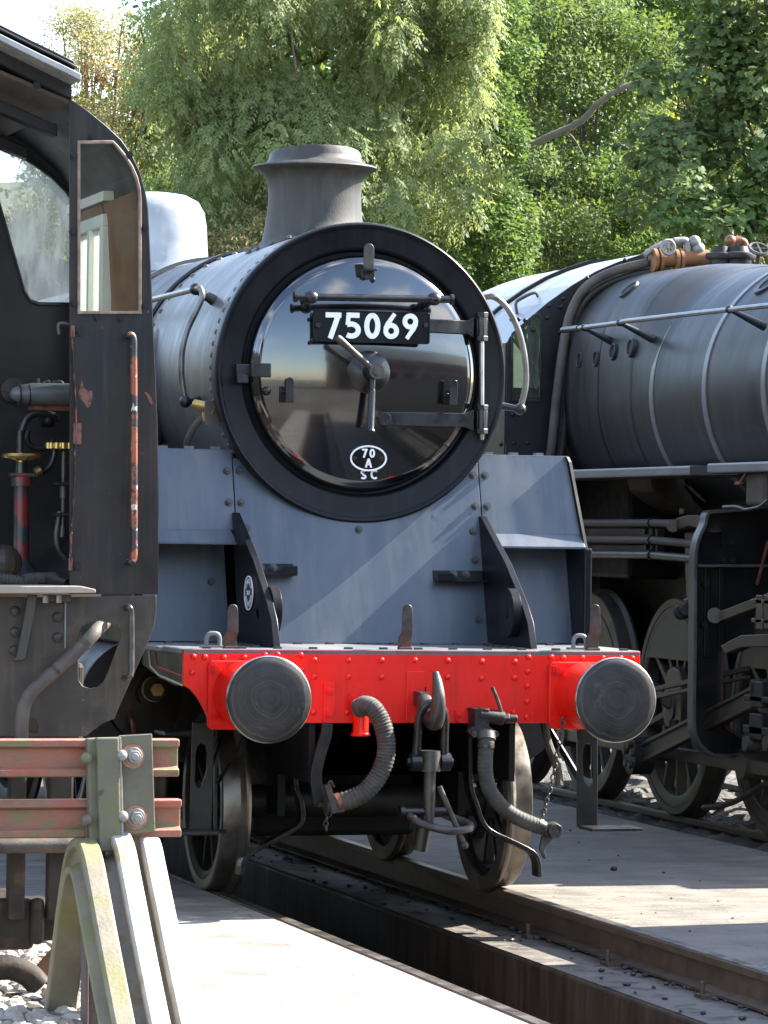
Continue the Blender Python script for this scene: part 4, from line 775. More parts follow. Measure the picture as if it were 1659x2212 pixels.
b = MB(); b.tube(spline([(hx-.10, ys_+.03, .475), (hx-.06, ys_-.05, .44), (hx+.06, ys_-.10, .41), (hx+.17, ys_-.06, .415), (hx+.19, ys_+.0, .435), (hx+.13, ys_+.08, .46), (hx+.08, ys_+.06, .48)], 6), .020, 10); b.build('coupling_link', 'dull_steel', L, 50)
b = MB(); p0, p1 = Vector((hx+.03, ys_-.03, .62)), Vector((hx+.155, ys_-.05, .335)); b.cyl(p0, p1, .014, n=10); b.sphere(p1, .021); b.build('tommy_bar', 'dull_steel', L, 50)
# --- vacuum hose
b = MB(); p = AY(712, 1485, -.012); q = AY(712, 1562, -.012); b.box((p.x-.03, -.014, q.z), (p.x+.03, 0, p.z+.025)); hb = b.build('hose_bracket_strap', 'red_paint', beam, 0, .002)
for v in (1492, 1541): pp = AY(712, v, -.014); inst(bn, 'nut', hb, pp, FACE, (.75, .75, .75))
b = MB(); pts = [AY(u, v, -.02) for u, v in ((707, 1563), (703, 1590), (688, 1640), (682, 1680), (690, 1738))]; b.sweep([(-.012, -.028), (.012, -.028), (.012, .028), (-.012, .028)], spline(pts, 4), (0, 1, 0)); p = AY(705, 1738, -.04); b.box((p.x-.05, -.08, p.z-.012), (p.x+.04, .02, p.z+.012)); b.build('hose_bracket', 'fit_black', L, 30, .002)
o_ = [XZ(u, v, -.012) for u, v in ((757, 1496), (805, 1496), (812, 1505), (790, 1560), (782, 1566), (774, 1560), (752, 1506))]
vb = plate('vacuum_flange', o_, [], .016, onY(-.010), 'red_paint', beam, .003)
for u, v in ((764, 1507), (797, 1507)): inst(bn, 'nut', vb, AY(u, v, -.018), FACE, (.7, .7, .7))
b = MB(); p = AY(782, 1535, -.06); b.cyl(AY(781, 1530, -.05), AY(779, 1588, -.05), .034, .040, 18); b.cyl(AY(779, 1583, -.05), AY(779, 1590, -.05), .048, n=18); b.build('vacuum_pipe', 'red_paint', L, 40, .003)
hpts = spline([AY(u, v, y) for u, v, y in ((776, 1530, -.07), (790, 1524, -.12), (808, 1533, -.16), (824, 1560, -.18), (834, 1600, -.19), (831, 1642, -.19), (812, 1684, -.18), (778, 1718, -.16), (722, 1738, -.12))], 16)
rs_ = [.0455+.0035*math.cos(i*PI*.72) for i in range(len(hpts))]; b = MB(); b.tube(hpts, .046, 20, rs=rs_); b.build('vacuum_hose', 'hose_rubber', L, 80)
b = MB(); b.cyl(AY(737, 1733, -.125), AY(726, 1737, -.125), .051, n=20); b.build('hose_clip', 'copper', L)
b = MB(); p = AY(718, 1740, -.12); b.cyl(p+Vector((.02, 0, 0)), p+Vector((-.035, 0, 0)), .042, .048, 18); b.bar(AY(706, 1695, -.15), AY(722, 1755, -.15), .03, .045, (0, 1, 0)); b.bar(AY(720, 1752, -.15), AY(742, 1747, -.15), .02, .03, (0, 1, 0)); b.tube(spline([AY(706, 1700, -.15), AY(714, 1688, -.15), AY(722, 1700, -.15)]), .007, 8); b.build('hose_coupling', 'dull_steel', L, 30, .003)
def chain(name, pts, step, r, wire, parent, mat='dull_steel'):
    pts = spline(pts, 12); b = MB(); acc = 0; last = pts[0]; k = 0
    for p in pts[1:]:
        if (p-last).length >= step:
            d = (p-last).normalized(); x, y = frame_of(d); sx = x if k % 2 else y; c = (p+last)/2; ring_ = []
            for i in range(9): a = 2*PI*i/8; ring_.append(c+d*(math.cos(a)*step*.68)+sx*(math.sin(a)*r))
            b.tube(ring_, wire, 6, cap=False); last = p; k += 1
    return b.build(name, mat, parent, 60)
chain('retaining_chain', [AY(u, v, -.15) for u, v in ((712, 1712), (716, 1750), (704, 1770), (706, 1800))], .022, .011, .0035, L)
# --- steam heating hose with cock at the right
b = MB(); p = AY(1045, 1552, -.10); o_ = [XZ(u, v, -.012) for u, v in ((985, 1536), (1058, 1536), (1062, 1546), (1040, 1562), (992, 1562), (984, 1556))]
hf = plate('heating_flange', o_, [], .016, onY(-.010), 'red_paint', beam, .002)
for u, v in ((992, 1543), (1052, 1543)): inst(bn, 'nut', hf, AY(u, v, -.018), FACE, (.6, .6, .6))
b.box(p+Vector((-.055, -.03, -.06)), p+Vector((.02, .10, .05))); b.cyl(p+Vector((-.03, 0, .02)), p+Vector((.10, 0, .0)), .036, n=18); b.hexn(p+Vector((.10, 0, 0)), (1, 0, 0), .028, .03); b.cyl(p+Vector((.13, 0, 0)), p+Vector((.17, 0, 0)), .02, n=12)
b.prism([AY(u, v, -.14) for u, v in ((1012, 1582), (1018, 1574), (1044, 1560), (1066, 1576), (1076, 1584), (1072, 1594), (1048, 1592), (1018, 1594))], (0, .05, 0)); b.build('steam_cock', 'oily_black', L, 30, .004)
for u in (1023, 1069): b = MB(); b.hexn(AY(u, 1586, -.14), (0, -1, 0), .017, .018); b.build('bolt', 'dull_steel', L)
b = MB(); h0 = AY(1083, 1555, -.11); b.tube(spline([h0, AY(1083, 1540, -.11), AY(1074, 1510, -.11), AY(1063, 1484, -.11)], 4), .010, 8, rs=None); b.cyl(h0+Vector((-.03, 0, 0)), h0+Vector((.01, 0, 0)), .02, n=12); b.build('cock_lever', 'dull_steel', L, 50)
sp2 = spline([AY(u, v, y) for u, v, y in ((1050, 1580, -.15), (1051, 1602, -.17), (1048, 1640, -.18), (1050, 1680, -.18), (1064, 1718, -.18), (1095, 1752, -.18), (1130, 1772, -.18), (1166, 1786, -.18))], 14)
b = MB(); b.tube(sp2, .04, 18, rs=[.038+.0018*math.cos(i*PI*.66) for i in range(len(sp2))]); b.build('heating_hose', 'hose_rubber', L, 80)
b = MB(); b.cyl(AY(1050, 1586, -.155), AY(1051, 1600, -.17), .046, n=18); b.cyl(AY(1050, 1608, -.175), AY(1049.5, 1615, -.176), .044, n=18); b.build('hose_clip', 'dull_steel', L)
b = MB(); p = AY(1187, 1793, -.19); b.cyl(AY(1160, 1783, -.18), AY(1176, 1790, -.185), .040, .035, 16); b.cyl(AY(1176, 1790, -.185), p, .034, .042, 16); b.cyl(p+Vector((.02, .02, 0)), p+Vector((.01, -.055, .0)), .042, .036, 16); b.lathe(p+Vector((.01, -.05, 0)), (0, -1, 0), [(.036, 0), (.036, .02), (.022, .02), (.020, 0)], 16); b.sphere(p+Vector((.045, -.01, .0)), .014); b.prism([AY(u, v, -.19) for u, v in ((1172, 1805), (1192, 1806), (1196, 1812), (1182, 1826), (1176, 1838), (1180, 1854), (1176, 1856), (1166, 1834))], (0, .02, 0)); b.build('heating_coupling', 'dull_steel', L, 40, .002)
chain('hose_chain', [AY(u, v, -.10) for u, v in ((1217, 1550), (1214, 1580), (1205, 1620), (1192, 1690), (1178, 1740), (1170, 1778), (1176, 1788))], .024, .011, .004, L)
b = MB(); q = AY(1222, 1640, .3); b.tube(spline([(.78, .35, .93), (.80, .33, .80), (.84, .30, .68), (.85, .28, .58)]), .022); b.build('sand_pipe', 'brown_pipe', L)
# ================================================================== RIGHT-HAND LOCOMOTIVE
R2 = thing('steam_locomotive', (4.27, 5, 0), 'dusty black steam engine standing on the right with cab window, handrail and exposed motion', 'locomotive')
XC, ZB, RB = 4.27, 2.80, .87
b = MB(); b.lathe((XC, 0, ZB), (0, 1, 0), [(.6, 1.75), (.84, 1.75), (.84, 2.9), (RB-.012, 2.92), (RB, 2.96), (RB, 5.9)], 96); b.build('boiler', 'clad_black', R2, 40)
# firebox loft
def sect(y, hw, zt, zc, p, zlow=2.0):
    o = []
    for i in range(61):
        a = PI*i/60*1.5-PI*.25; c, sn = math.cos(a), math.sin(a); e = 2/p if sn > 0 else 1.; h_ = (zt-zc) if sn > 0 else hw
        o.append((XC+math.copysign(abs(c)**e*hw, c), y, zc+math.copysign(abs(sn)**e*h_, sn)))
    return o
secs = [sect(5.86, RB, ZB+RB, ZB, 2.), sect(6.0, RB+.003, ZB+RB+.004, ZB, 2.05), sect(6.15, RB+.01, 3.69, ZB, 2.3), sect(6.32, RB+.02, 3.71, ZB, 2.7), sect(6.45, RB+.024, 3.72, ZB, 2.9), sect(7.86, RB+.04, 3.74, ZB, 3.1)]
def loft(name, ss, mat, par):
    n = len(ss[0]); b = MB(); b.add([p for s in ss for p in s], [(j*n+i, j*n+i+1, (j+1)*n+i+1, (j+1)*n+i) for j in range(len(ss)-1) for i in range(n-1)]); return b.build(name, mat, par, 50)
loft('firebox', secs, 'clad_black', R2)
for y, dw in ((6.38, .028), (7.03, .034)):
    k0 = sect(y-.006, RB+dw, 3.725, ZB, 2.95); k1 = sect(y+.006, RB+dw, 3.725, ZB, 2.95); loft('cladding_seam', [k0, k1], 'frame_black', R2)
for y, m in ((6.02, 'band_grey'), (5.03, 'band_grey'), (4.0, 'band_grey'), (2.97, 'band_grey')):
    b = MB(); b.lathe((XC, 0, ZB), (0, 1, 0), [(RB-.01, y-.035), (RB+.009, y-.033), (RB+.009, y+.033), (RB-.01, y+.035)], 96); b.build('boiler_band', m, R2, 30)
# washout plugs: a black disc stands for the shade inside each hole
def surf_x(z, hw=RB+.032, zt=3.725, p=3.0): return XC-hw*max(0, 1-(max(z-ZB, 0)/(zt-ZB))**p)**(1/p)
def on_firebox(u, v):
    x = 3.37
    for _ in range(6): q = AX(u, v, x); x = surf_x(q.z)
    e = .01; d = Vector((-1, 0, (surf_x(q.z+e)-surf_x(q.z-e))/(2*e))).normalized(); return Vector((x, q.y, q.z)), d
for u, v, r_ in ((1253, 778, .056), (1288, 775, .056), (1325, 760, .06), (1363, 752, .064), (1279, 640, .085), (1359, 625, .085)):
    p, d = on_firebox(u, v); b = MB(); b.lathe(p, d, [(r_, -.05), (r_, .010), (r_*.92, .014), (r_*.76, .010), (r_*.72, -.01)], 28); w = b.build('washout_plug', 'clad_black', R2, 40)
    b = MB(); b.cyl(p-d*.03, p+d*.004, r_*.74, n=24); b.build('plug_shade_disc', 'frame_black', w)
a = math.radians(128); d = Vector((math.cos(a), 0, math.sin(a))); p = Vector((XC, 4.72, ZB))+d*RB
b = MB(); b.lathe(p, d, [(.14, -.03), (.14, .010), (.13, .014), (.10, .010), (.098, -.01)], 32); w = b.build('washout_plug', 'clad_black', R2, 40); b = MB(); b.cyl(p-d*.03, p+d*.002, .1, n=24); b.build('plug_shade_disc', 'frame_black', w)
b = MB(); b.lathe((XC, 4.0, 0), (0, 0, 1), [(.62, 3.35), (.50, 3.60), (.42, 3.68), (.37, 3.75), (.36, 3.86), (.28, 3.93), (.0005, 3.95)], 40); b.build('dome', 'clad_black', R2, 60)
b = MB(); b.lathe((XC, 2.2, 0), (0, 0, 1), [(.35, 3.5), (.24, 3.66), (.22, 3.8), (.27, 3.88), (.25, 3.92)], 40); b.build('chimney', 'clad_black', R2, 60)
# cab
prof = [(2.97, 1.4), (2.97, 3.21), (3.06, 3.32), (3.27, 3.50), (3.46, 3.635), (3.64, 3.74), (3.80, 3.81), (3.98, 3.87), (4.27, 3.90)]; prof = prof+[(2*XC-x, z) for x, z in prof[-2::-1]]
YF = 7.86
win = [XZ(u, v, YF) for u, v in ((1106, 722), (1150, 684), (1163, 679), (1169, 688), (1165, 862), (1106, 860))]
fr = plate('cab_front', prof, [win], .02, onY(YF+.01), 'cab_black', R2, .002)
cxw = sum(p[0] for p in win)/6; czw = sum(p[1] for p in win)/6; sh = lambda k: [(cxw+(x-cxw)*k, czw+(z-czw)*k) for x, z in win]
plate('window_frame', sh(1.06), [sh(.95)], .012, onY(YF-.006), 'fit_black', fr, .002)
plate('window_pane', sh(1.0), [], .004, onY(YF+.01), 'blue_glass', fr)
b = MB()
for (x0, z0), (x1, z1) in zip(prof[1:-2], prof[2:-1]):
    b.add([(x0, YF+.02, z0), (x1, YF+.02, z1), (x1, 10.6, z1), (x0, 10.6, z0)], [(0, 1, 2, 3)])
b.build('cab_roof', 'roof_glare', R2, 60, recalc=False)
for xs in (2.97, 2*XC-2.97): b = MB(); b.box((xs-.006, YF+.02, 1.4), (xs+.006, 10.6, 3.205)); b.build('cab_side', 'cab_black', R2, 0)
b = MB(); 
for i, (x, z) in enumerate(prof[1:-1]): pass
n = len(prof)-2; pp = [(x, z) for x, z in prof[1:-1]]
b.add([(x, y, z+dz) for y, dz in ((9.0, .0), (9.0, .03), (9.06, .03), (9.06, 0.0)) for x, z in pp], [(j*n+i, j*n+i+1, (j+1)*n+i+1, (j+1)*n+i) for j in range(3) for i in range(n-1)]); b.build('roof_rib', 'frame_black', R2, 40)
b = MB(); p0 = Vector((3.2, 8.4, 3.50))
b.tube(spline([(3.20, 8.35, 3.44), (3.19, 8.35, 3.52), (3.24, 8.35, 3.56), (3.33, 8.35, 3.60), (3.36, 8.35, 3.57)]), .012, 8); b.build('lifting_eye', 'dull_steel', R2)
rvk = dome_mesh('cab_rivet', .017, .014, 'cab_black')
for u, v in ((1105, 690), (1120, 690), (1134, 692), (1208, 718), (1216, 645), (1186, 660), (1268, 601), (1350, 562), (1108, 895), (1120, 895), (1140, 958), (1110, 958), (1082, 960), (1140, 980), (1110, 980)):
    p = AY(u, v, YF); inst(rvk, 'rivet', fr, (p.x, YF, p.z), FACE)
for i in range(2, 7):
    for k in range(2):
        x = prof[i][0]+(prof[i+1][0]-prof[i][0])*(k/2+.2); z = prof[i][1]+(prof[i+1][1]-prof[i][1])*(k/2+.2); inst(rvk, 'rivet', fr, (x+.06, YF, z-.055), FACE)
b = MB(); b.box((2.96, YF-.03, 2.30), (3.45, YF-.012, 2.48)); b.build('cab_lower_sheet', 'cab_black', R2, 0)
b = MB(); b.box((3.0, 8.2, 1.45), (5.5, 8.3, 2.9)); b.build('backhead', 'frame_black', R2, 0)
# running plate
e1 = AX(1490, 1003, 2.97).y; e2 = AX(1540, 1001, 2.97).y
b = MB(); b.box((2.97, e1, 2.226), (3.5, 7.84, 2.285)); b.build('running_plate', 'plate_grey', R2, 0, .012, 3)
b = MB(); b.prism([(2.972, e1, 2.228), (3.14, e2+.28, 2.228), (3.14, e2, 2.228), (3.5, e2, 2.228), (3.5, e1, 2.228)], (0, 0, .055)); b.build('running_plate_step', 'clad_black', R2, 0)
b = MB(); b.box((2.93, 1.2, 2.232), (3.5, e2, 2.292)); b.build('running_plate', 'plate_grey', R2, 0, .012, 3)
b = MB(); b.box((4.6, 1.2, 2.226), (5.57, 7.84, 2.285)); b.build('running_plate', 'plate_grey', R2, 0, .012)
# handrail
hp3 = [AX(u, v, 3.2) for u, v in ((1216, 713), (1250, 709), (1335, 698), (1350, 694), (1385, 690), (1500, 677), (1659, 660))]
b = MB(); b.tube(hp3+[hp3[-1]+(hp3[-1]-hp3[-2]).normalized()*1.6], .017, 12); b.build('handrail', 'rail_steel', R2, 60)
b = MB(); b.cyl(hp3[0], hp3[1], .022, n=14); b.build('handrail_end', 'fit_black', R2)
for (u, v), (u2, v2) in (((1262, 708), (1282, 716)), ((1339, 697), (1366, 707)), ((1575, 668), (1607, 692))):
    p = AX(u, v, 3.2); d = (Vector((XC, p.y, ZB))-p).normalized(); b = MB(); b.sphere(p, .026); b.cyl(p, p+d*.26, .014, .03, 12); b.build('handrail_pillar', 'fit_black', R2, 50)
# pipes up the cab front and over the firebox
b = MB(); b.tube(spline([AY(*q) for q in ((1184, 1010, 7.72), (1192, 960, 7.72), (1206, 830, 7.70), (1222, 720, 7.68), (1240, 660, 7.65), (1272, 615, 7.6), (1330, 585, 7.5), (1400, 567, 7.4))], 6), .034, 14); b.build('steam_pipe', 'brown_pipe', R2, 60)
b = MB(); b.tube(spline([AY(*q) for q in ((1208, 1010, 7.78), (1214, 960, 7.78), (1226, 830, 7.75), (1240, 710, 7.7), (1262, 655, 7.65), (1300, 620, 7.6), (1360, 596, 7.5), (1420, 584, 7.4))], 6), .034, 14); b.build('steam_pipe', 'oily_black', R2, 60)
# fittings on the firebox top
mani = MB(); P = lambda u, v, y=7.35: AY(u, v, y)
mani.cyl(P(1418, 562), P(1530, 556), .055, n=18)
for u in (1412, 1424, 1458, 1468): mani.cyl(P(u-3, 562), P(u+4, 562), .085, n=20)
mani.cyl(P(1497, 558), P(1497, 545), .04, .03, 14); mani.prism([P(1470, 552), P(1500, 525), P(1505, 552)], (0, .06, 0)); mani.build('steam_manifold', 'orange_rust', R2, 40)
b = MB(); c = P(1443, 534, 7.2); b.lathe(c, (0, -1, 0), [(.040, -.008), (.053, -.010), (.060, 0), (.053, .010), (.040, .008)], 24, close=True); b.cyl(c+Vector((0, .05, 0)), c-Vector((0, .02, 0)), .014, n=10)
for i in range(5): a = 2*PI*i/5; b.bar(c, c+Vector((math.cos(a)*.046, 0, math.sin(a)*.046)), .012, .014, (0, 1, 0))
b.build('valve_wheel', 'nut_pale', R2, 50)
b = MB(); b.tube(spline([P(1392, 552), P(1415, 535), P(1440, 524), P(1458, 521)], 4), .022, 10); b.tube(spline([P(1456, 521), P(1478, 520), P(1484, 528), P(1484, 556)], 4), .028, 10); b.build('valve_pipe', 'nut_pale', R2, 50)
b = MB(); b.sphere(P(1500, 522), .045); b.sphere(P(1508, 538), .05); b.cyl(P(1500, 525), P(1514, 545), .035, n=12); b.build('valve_body', 'nut_pale', R2, 50)
b = MB(); b.sphere(P(1578, 520), .042); b.cyl(P(1578, 520), P(1600, 519), .03, n=12); b.tube(spline([P(1598, 519), P(1607, 522), P(1612, 535)], 4), .024, 10); b.build('whistle_valve', 'copper', R2, 50)
for u, r_ in ((1555, .09), (1592, .125)):
    b = MB(); c = P(u, 560, 7.1); b.lathe(c, (0, 0, 1), [(r_*.8, -.14), (r_*.8, 0), (r_*1.1, .0), (r_*1.15, .02), (r_*1.1, .04), (r_*.7, .05), (r_*.6, .09), (.0005, .09)], 28); b.build('safety_valve', 'oily_black', R2, 40)
b = MB(); c = P(1640, 538, 6.9); b.lathe(c, (0, -.6, .8), [(.060, -.01), (.074, -.012), (.082, 0), (.074, .012), (.060, .01)], 24, close=True); b.cyl(c, c+Vector((0, .05, -.16)), .016, n=10)
for i in range(4): a = PI/2*i; b.bar(c, c+Vector((math.cos(a)*.066, math.sin(a)*.05, math.sin(a)*.04)), .014, .014, (0, 1, .3))
b.build('valve_wheel', 'dull_steel', R2, 50)
# lower works: frames, ashpan, pipes
b = MB(); b.box((3.78, 1.4, .45), (3.82, 9.8, 2.1)); b.box((4.7, 1.4, .45), (4.74, 9.8, 2.1)); b.box((3.8, 4.4, .9), (4.7, 4.5, 2.2)); b.box((3.6, 7.6, .6), (4.9, 9.6, 2.2)); b.build('main_frame', 'oily_black', R2, 0)
b = MB(); b.box((3.42, 6.5, 1.55), (5.1, 7.9, 2.3)); b.build('firebox_foot', 'frame_black', R2, 0, .03)
b = MB(); b.prism([AY(u, v, 5.9) for u, v in ((1404, 1018), (1480, 1018), (1482, 1052), (1500, 1080), (1535, 1112), (1490, 1112), (1450, 1090), (1412, 1060))], (0, .5, 0)); b.build('sandbox', 'brown_pipe', R2, 30, .02)
for v, m in ((1130, 'brown_pipe'), (1167, 'brown_pipe'), (1199, 'dull_steel')):
    p, q = AX(1240, v-(2 if v > 1160 else 0), 3.2), AX(1408, v, 3.2); r_ = AX(1510, v+(2 if v == 1130 else 9), 3.2); b = MB(); b.tube([p, q-(q-p).normalized()*.05, q, r_], .027, 12); b.build('reach_pipe', m, R2, 60)
    b = MB(); b.cyl(q+(p-q).normalized()*.012, q-(p-q).normalized()*.012, .036, n=14); b.build('pipe_clip', 'oily_black', R2)
b = MB(); b.bar(AX(1411, 1128, 3.225), AX(1411, 1206, 3.225), .02, .02, (0, 1, 0)); b.hexn(AX(1400, 1148, 3.2), (-1, 0, 0), .02, .03); b.hexn(AX(1402, 1182, 3.2), (-1, 0, 0), .02, .03); b.build('pipe_hanger', 'oily_black', R2)
b = MB(); b.prism([AX(u, v, 3.35) for u, v in ((1256, 1142), (1420, 1142), (1420, 1160), (1256, 1160))], (.05, 0, 0)); b.prism([AX(u, v, 3.35) for u, v in ((1256, 1178), (1420, 1178), (1420, 1194), (1256, 1194))], (.05, 0, 0)); b.build('slide_bar', 'greasy_rod', R2, 0)
# wheels
for y, mt in ((9.1, 'oily_black'), (7.42, 'oily_black'), (5.70, 'oily_black'), (3.95, 'oily_black')):
    for s_ in (-1, 1): spoked(R2, XC+s_*.80, y, .72, s_, 14, rimf=.86, hubr=.17, mat='wheel_grey', tmat='wheel_grey', weight=(PI*.17, PI*.83), spoke_w=(.04, .07), a_off=.2)
    b = MB(); b.cyl((XC-.7, y, .72), (XC+.7, y, .72), .09, n=20); b.build('axle', 'oily_black', R2)
b = MB(); zc_ = AX(1400, 1618, 3.28).z; b.bar((3.30, 9.3, zc_), (3.30, 2.2, zc_), .05, .085); b.build('coupling_rod', 'greasy_rod', R2, 0, .008)
for y in (9.1, 7.42, 5.70, 3.95): b = MB(); b.cyl((3.26, y, zc_), (3.47, y, zc_), .085, n=24); b.build('crank_pin', 'greasy_rod', R2)
# crank boss on the visible wheel
b = MB(); b.prism([AX(u, v, 3.44) for u, v in ((1436, 1470), (1441, 1448), (1453, 1440), (1465, 1448), (1470, 1470), (1472, 1560), (1460, 1572), (1442, 1570), (1434, 1550))], (.06, 0, 0)); b.cyl(AX(1447, 1512, 3.43), AX(1447, 1512, 3.45), .06, n=24); b.build('crank_boss', 'greasy_rod', R2, 30, .01)
# connecting rod and upper rod
p, q = AX(1385, 1630, 3.18), AX(1659, 1492, 3.18); q2 = p+(q-p)*1.3
b = MB(); b.bar(p, q2, .035, .125, (0, 0, 1)); b.build('connecting_rod', 'greasy_rod', R2, 0, .004)
b = MB(); up = Vector((0, 0, .054)); b.bar(p+up, q2+up, .06, .022); b.bar(p-up, q2-up, .06, .022); b.build('connecting_rod_flange', 'greasy_rod', R2, 0, .003)
b = MB(); c = AX(1372, 1632, 3.14); b.cyl(c+Vector((.10, 0, 0)), c+Vector((-.04, 0, 0)), .125, n=28); bigend = b.build('big_end', 'oily_black', R2, 40, .006)
for i in range(5): a = 2*PI*i/5+.4; b = MB(); b.hexn(c+Vector((-.04, .07*math.cos(a), .07*math.sin(a))), (-1, 0, 0), .024, .02); b.build('nut', 'greasy_rod', bigend)
b = MB(); p, q = AX(1410, 1490, 3.25), AX(1500, 1470, 3.25); b.bar(p, p+(q-p)*2.2, .03, .03); p, q = AX(1410, 1508, 3.25), AX(1500, 1488, 3.25); b.bar(p, p+(q-p)*2.2, .03, .02); b.build('eccentric_rod', 'greasy_rod', R2, 0, .003)
b = MB(); p = AX(1455, 1575, 3.3); b.cyl(p+Vector((0, 0, -.03)), p+Vector((0, 0, .02)), .07, n=20); b.cyl(p+Vector((0, 0, .02)), p+Vector((0, 0, .06)), .035, n=14); b.build('oil_cup', 'dull_steel', R2)
# valve gear lever
arm = [AX(u, v, 3.15) for u, v in ((1452, 1128), (1462, 1118), (1485, 1112), (1505, 1112), (1525, 1122), (1535, 1150), (1512, 1150), (1502, 1138), (1485, 1136), (1470, 1142), (1456, 1146))]
b = MB(); b.prism(arm, (.08, 0, 0)); b.cyl(AX(1454, 1136, 3.13), AX(1454, 1136, 3.26), .045, n=20); b.cyl(AX(1474, 1112, 3.19), AX(1474, 1098, 3.19), .02, n=10); b.build('reversing_arm', 'greasy_rod', R2, 30, .008)
b = MB(); b.prism([AX(u, v, 3.2) for u, v in ((1478, 1150), (1500, 1150), (1502, 1290), (1494, 1300), (1482, 1300))], (.06, 0, 0)); b.build('lifting_link', 'greasy_rod', R2, 0, .006)
b = MB(); b.prism([AX(u, v, 3.12) for u, v in ((1476, 1292), (1490, 1290), (1505, 1270), (1510, 1290), (1508, 1355), (1490, 1345), (1474, 1330), (1470, 1310))], (.10, 0, 0)); b.cyl(AX(1472, 1322, 3.10), AX(1472, 1322, 3.2), .05, n=18); b.cyl(AX(1482, 1318, 3.09), AX(1482, 1318, 3.2), .045, n=18); b.build('link_block', 'oily_black', R2, 30, .012)
# motion bracket (faces the viewer)
YB = 4.30
o_ = [(1542, 1105), (1524, 1110), (1519, 1132), (1506, 1160), (1499, 1190), (1497, 1230), (1496, 1400), (1494, 1550), (1499, 1590), (1517, 1618), (1545, 1632), (1590, 1628), (1612, 1610), (1592, 1588), (1566, 1570), (1556, 1545), (1556, 1430), (1562, 1405), (1580, 1385), (1610, 1380), (1760, 1380), (1760, 1095), (1620, 1100)]
bracket = plate('motion_bracket', [XZ(u, v, YB) for u, v in o_], [], .03, onY(YB), 'cab_black', R2, .003)
b = MB(); pts = [AY(u, v, YB-.05) for u, v in o_[-1:]+o_[:13]]; b.sweep([(-.05, -.011), (.05, -.011), (.05, .011), (-.05, .011)], spline(pts, 3), (0, 1, 0)); b.build('bracket_flange', 'plate_dark', R2, 40, .003)
b = MB(); pts = [AY(u, v, YB-.04) for u, v in o_[13:20]]; b.sweep([(-.04, -.009), (.04, -.009), (.04, .009), (-.04, .009)], spline(pts, 3), (0, 1, 0)); b.build('bracket_flange', 'chip_dark', R2, 40)
b = MB(); b.bar(AY(1503, 1222, YB-.05), AY(1760, 1222, YB-.05), .09, .018); b.build('bracket_shelf', 'plate_dark', R2, 0, .003)
for u in (1527, 1558): b = MB(); b.bar(AY(u, 1226, YB-.03), AY(u-2, 1420, YB-.03), .035, .03, (0, 1, 0)); b.build('bracket_rib', 'cab_black', R2, 0, .003)
for u, v in ((1519, 1262), (1517, 1350), (1560, 1172), (1580, 1172), (1562, 1210), (1582, 1210)): b = MB(); b.hexn(AY(u, v, YB-.012), (0, -1, 0), .022, .025 if u > 1540 else .06); b.build('bolt', 'oily_black', bracket)
b = MB(); b.bar(AX(1560, 1332, 3.1), AX(1700, 1278, 3.1), .04, .06); b.cyl(AX(1545, 1330, 3.08), AX(1545, 1330, 3.16), .05, n=18); b.build('radius_rod', 'greasy_rod', R2, 0, .005)
def blocks(name, rects, X, dep, mat):
    b = MB()
    for u0, v0, u1, v1 in rects: p, q = AX(u0, v0, X), AX(u1, v1, X); b.box((X, p.y, p.z), (X+dep, q.y, q.z))
    return b.build(name, mat, R2, 0, .006)
blocks('crosshead_clamp', [(1622, 1293, 1690, 1308), (1622, 1335, 1690, 1350), (1632, 1285, 1644, 1360), (1650, 1285, 1664, 1360)], 2.98, .06, 'greasy_rod')
blocks('crosshead', [(1606, 1500, 1660, 1520), (1620, 1470, 1645, 1530), (1604, 1565, 1665, 1592), (1618, 1540, 1645, 1600)], 2.98, .10, 'oily_black')
b = MB(); c = AX(1625, 1485, 2.98); b.cyl(c, c+Vector((.1, 0, 0)), .05, n=18); c = AX(1608, 1606, 2.96); b.cyl(c, c+Vector((.1, 0, 0)), .045, n=18); c = AX(1652, 1606, 2.96); b.cyl(c, c+Vector((.1, 0, 0)), .045, n=18); b.build('crosshead_pin', 'dull_steel', R2, 40)
b = MB(); b.prism([AX(u, v, 3.05) for u, v in ((1556, 1395), (1600, 1372), (1690, 1368), (1690, 1395), (1600, 1398), (1566, 1412))], (.08, 0, 0)); b.build('radius_arm', 'greasy_rod', R2, 0, .005)
b = MB(); b.tube(spline([AX(u, v, 2.97) for u, v in ((1659, 1170), (1648, 1215), (1640, 1245), (1636, 1262))]), .010, 8); b.build('oil_pipe', 'copper', R2)
b = MB(); p = AX(1600, 1015, 2.99); b.box((2.99, AX(1610, 1030, 2.99).y, AX(1600, 1092, 2.99).z), (3.10, AX(1650, 1030, 2.99).y, 2.24)); b.build('plate_support', 'brown_pipe', R2, 0, .02)
b = MB(); b.tube(spline([AX(u, v, 2.96) for u, v in ((1562, 1095), (1590, 1094), (1605, 1098), (1612, 1100), (1640, 1094), (1659, 1080))]), .009, 8); b.build('oil_pipe', 'dull_steel', R2)
b = MB(); p = AX(1608, 1025, 2.97); b.bar(AX(1612, 1022, 2.96), AX(1600, 1042, 2.96), .014, .014, (1, 0, 0)); b.bar(AX(1602, 1042, 2.96), AX(1590, 1044, 2.96), .018, .02, (1, 0, 0)); b.build('sand_valve_lever', 'copper', R2)
